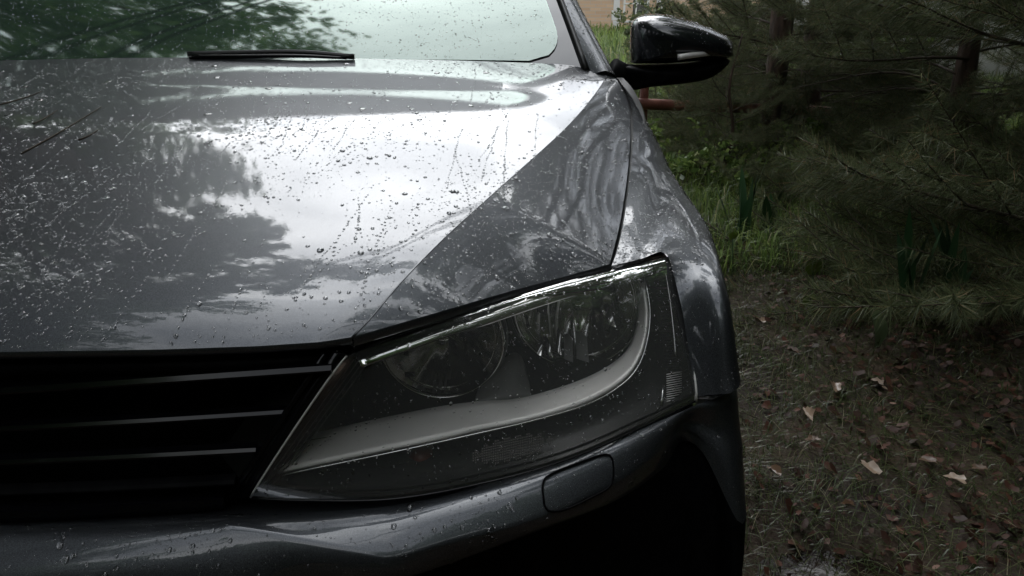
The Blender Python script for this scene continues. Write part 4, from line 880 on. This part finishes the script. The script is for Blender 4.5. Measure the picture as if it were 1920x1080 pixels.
for k in range(14):
    for cx in (3.50, 4.55):
        w_ = .22 if k % 2 else .15; MB().box((cx, -.03, .12+k*.24), (w_, .08, .232)).build('corner_block', 'white', house, smooth=False)
wf = new_obj('window', None, house); wx, wz = 3.98, .78
fr = MB(); fr.box((wx, -.03, wz+.62), (.62, .06, .05)).box((wx, -.03, wz-.56), (.62, .09, .05)).box((wx-.29, -.03, wz), (.05, .06, 1.2)).box((wx+.29, -.03, wz), (.05, .06, 1.2)).box((wx, -.03, wz), (.04, .05, 1.14)).box((wx, -.03, wz-.15), (.54, .05, .035)); fr.build('window_frame', 'white', wf, smooth=False)
new_obj('pane', mesh('pane', [(wx-.27, -.015, wz-.55), (wx+.27, -.015, wz-.55), (wx+.27, -.015, wz+.6), (wx-.27, -.015, wz+.6)], [[0, 1, 2, 3]], 'frit', False), wf)
new_obj('roof', mesh('roof', [(.2, -.5, 3.4), (10.4, -.5, 3.4), (10.4, 4, 5.6), (.2, 4, 5.6), (10.4, 8.5, 3.4), (.2, 8.5, 3.4)], [[0, 1, 2, 3], [3, 2, 4, 5]], 'roofing', False), house)
M['rust'] = noise_col(mat('rusty_paint', (.2, .07, .05), .6), 9, (.10, .03, .022), (.26, .10, .07), bump=.3, bscale=50)
rail = new_obj('pipe_rail', None, label='rusty red pipe rail running low behind the first pine', cat='rail')
a = at(1150, 193, y=4.9); b = at(1460, 205, y=5.5); MB().tube(resample([a, b, b+(b-a)*1.2], 12), .035, 12).build('pipe', 'rust', rail)
for q_ in (.17, .95): p = a+(b-a)*q_; MB().tube([p+[0, .03, -p[2]-.05], p+[0, .03, .10], p+[.01, .03, .2]], [.03, .028, .006], 8).build('post', 'rust', rail)
# overhead cables whose reflections cross the hood and the windshield
M['cable'] = mat('cable_sheath', (.01, .01, .01), .5)
for k, (D_, lb) in enumerate(((2.34, 'outermost overhead cable, mirrored low in the windshield'), (2.28, 'overhead cable second from the outside, mirrored in the windshield'), (2.14, 'third overhead cable from the outside, mirrored in the windshield'), (2.08, 'overhead cable nearest the car, mirrored in the windshield'))):
    az_ = R(-53); t_ = np.linspace(-30, 30, 60); p = np.stack([.1+D_*math.sin(az_)+math.cos(az_)*t_, 1.9+D_*math.cos(az_)-math.sin(az_)*t_, 5.3+.0012*t_**2], 1)
    o = MB().tube(p, .016, 6).build('overhead_cable', 'cable'); o['label'] = lb; o['category'] = 'cable'; o['group'] = 'overhead cables'
# dark strips added on the hood, standing in for reflected stems
for k, (a_, b_, lb) in enumerate((((0, 196), (78, 171), 'dark strip added on the hood as a stem reflection, at the left edge of the picture'), ((62, 232), (108, 206), 'short dark strip added on the hood as a stem reflection, between two longer ones'), ((40, 288), (190, 200), 'longest dark strip added on the hood as a stem reflection'), ((148, 262), (184, 243), 'shortest dark strip added on the hood as a stem reflection, nearest the headlight'))):
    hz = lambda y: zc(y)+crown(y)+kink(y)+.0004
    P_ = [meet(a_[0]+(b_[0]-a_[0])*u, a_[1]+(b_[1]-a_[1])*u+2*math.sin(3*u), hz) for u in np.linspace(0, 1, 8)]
    o = MB().tube(catmull(P_, 14), np.linspace(.0016, .0007, 14), 5).build('reflection_strip', 'twig'); o['label'] = lb; o['category'] = 'stem'; o['group'] = 'reflection strips on the hood'  # added strip standing in for a reflected stem, no real stem lies here
# sword-leaved plants
def sword_plant(x, y, n, h, label, seed, spread=.25):
    r = np.random.default_rng(seed); root = new_obj('iris_plant', None, label=label, cat='plant', group='sword-leaved plants', loc=(x, y, float(gz(x, y))-.01))
    for i in range(n):
        hh = h*(.55+.5*r.random()); az = r.random()*6.28; ln = spread*r.random()*hh; w = .014+.008*r.random(); t_ = np.linspace(0, 1, 9); o0 = r.normal(0, .025, 2)
        c = np.stack([o0[0]+ln*np.cos(az)*t_**1.6, o0[1]+ln*np.sin(az)*t_**1.6, hh*t_-.15*ln*t_**3], 1); s_ = np.array([math.cos(az+1.57+r.normal(0, .5)), math.sin(az+1.57), 0])[None]*(w*np.where(t_ < .6, 1, 1-((t_-.6)/.4)**2))[:, None]
        V = np.concatenate([c-s_, c+np.array([0, 0, 0])+np.cross(s_/w, [0, 0, 1])*.002, c+s_]); F = [[j, j+1, 9+j+1, 9+j] for j in range(8)]+[[9+j, 9+j+1, 18+j+1, 18+j] for j in range(8)]
        new_obj('leaf_blade', mesh('leaf_blade', V, F, 'iris'), root)
sword_plant(1.72, 3.35, 7, .44, 'sword-leaved plant at the edge of the grass close to the fender', 1, .35)
sword_plant(1.86, 3.45, 5, .34, 'shorter sword-leaved clump just right of the tallest one', 2, .3)
sword_plant(2.02, 2.45, 9, .38, 'dark sword-leaved clump among litter beneath the low pine boughs', 3, .4)
sword_plant(2.22, 2.5, 9, .36, 'dark sword-leaved clump nearest the right edge under the boughs', 4, .4)
# single broad leaf standing up, small heart leaves
M['pale_leaf'] = mat('pale_green_leaf', (.16, .22, .11), .35)
p0 = at(1643, 655, z=.02); c = catmull([p0, p0+[.0, -.01, .07], p0+[-.03, 0, .14], p0+[-.07, .01, .19]], 10); w_ = np.array([.004, .012, .02, .024, .024, .02, .014, .009, .004, .0005])
V = np.concatenate([c-np.array([1, .2, 0])*w_[:, None], c+[0, .008, 0], c+np.array([1, .2, 0])*w_[:, None]])
new_obj('curled_leaf', mesh('curled_leaf', V, [[j, j+1, 11+j, 10+j] for j in range(9)]+[[10+j, 11+j, 21+j, 20+j] for j in range(9)], 'pale_leaf'), None, 'single pale green leaf standing curled above the litter', 'leaf')
M['heart'] = mat('yellow_green_leaf', (.13, .2, .03), .4)
for k, (px, py, s_, lb) in enumerate(((1527, 497, .035, 'yellow-green sapling leaf above the litter, upper one'), (1518, 560, .03, 'yellow-green sapling leaf above the litter, lower one'), (1375, 440, .02, 'small yellow-green leaf beside the sword-leaved plant'))):
    p = at(px, py, y=2.6+.3*(k > 1)); an = np.linspace(0, 2*math.pi, 14, endpoint=False); rr_ = s_*(1+.25*np.cos(an)); 
    root = new_obj('sapling', None, label=lb, cat='sapling')
    new_obj('leaf', mesh('leaf', [p+[0, -.004, 0]]+[p+[r_*math.sin(a)*.8, .3*r_*math.cos(a)+.004*math.sin(3*a), -r_*math.cos(a)] for a, r_ in zip(an, rr_)], [[0, 1+i, 1+(i+1) % 14] for i in range(14)], 'heart'), root)
    MB().tube(catmull([(p[0]+.02, p[1]+.02, 0), p+[.01, .01, -p[2]*.5], p+[0, .003, -s_*.7]], 8), .0018, 5).build('stem', 'iris', root)
# twigs and cones of litter heaped near the pines
mb = MB()
for k in range(420):
    x, y = 1.1+2.4*rng.random(), 1.0+2.6*rng.random(); th = rng.random()*6.28; ln = .03+.10*rng.random()**2; z = float(gz(x, y))+.008+.02*rng.random()
    mb.tube([(x, y, z), (x+ln*.5*math.cos(th), y+ln*.5*math.sin(th), z+.012*rng.random()), (x+ln*math.cos(th+.3), y+ln*math.sin(th+.3), z+.008*rng.random())], .0008+.0012*rng.random(), 4)
mb.build('fallen_twigs', 'twig', None, kind='stuff', label='broken twigs scattered over the leaf litter', cat='twigs')
# separate dead leaves bright enough to pick out
M['dead_leaf'] = mat('dry_leaf', (.3, .2, .15), .3); random_tint(M['dead_leaf'], (.12, .07, .04), (.32, .235, .165))
DL = [(1450, 886, 'curled pale leaf lying alone on grass near the fender'), (1630, 880, 'large curled brown leaf in the middle of the verge'), (1740, 866, 'greyish leaf to the right of the large curled one'), (1525, 826, 'narrow pinkish leaf on the grass'), (1512, 778, 'small pink leaf nearest the headlamp side of the verge'), (1567, 728, 'pale leaf at the edge of the litter'), (1590, 948, 'ragged brown leaf just above the puddle'), (1835, 880, 'reddish leaf near the right edge'), (1790, 900, 'long torn leaf beside a dark hollow'), (1645, 722, 'leaf half buried at the litter edge'), (1425, 605, 'tan leaf near the top of the verge'), (1485, 660, 'pale flake of leaf in the grass'), (1590, 545, 'tan leaf below the sapling')]
for k, (px, py, lb) in enumerate(DL):
    p = at(px, py, z=.03); r = np.random.default_rng(k+5); s_ = (.017+.012*r.random())*(1.35 if k == 1 else 1); th = r.random()*6.28; n = 22; an = np.linspace(0, 2*math.pi, n, endpoint=False); rad = s_*(.82+.10*np.cos(5*an+k)+.09*r.normal(size=n)); cu = .5+r.random()
    V = [p+[0, 0, .002]]
    for f in (.5, 1.0):
        for a, q_ in zip(an, rad): x_, y_ = q_*f*math.cos(a), .62*q_*f*math.sin(a); V.append(p+[x_*math.cos(th)-y_*math.sin(th), x_*math.sin(th)+y_*math.cos(th), .004+cu*(y_*y_)/s_*1.6+.15*x_+r.normal(0, .0012)])
    F = [[0, 1+i, 1+(i+1) % n] for i in range(n)]+[[1+i, 1+n+i, 1+n+(i+1) % n, 1+(i+1) % n] for i in range(n)]
    new_obj('fallen_leaf', mesh('fallen_leaf', V, F, 'dead_leaf'), None, lb, 'leaf', 'fallen leaves')
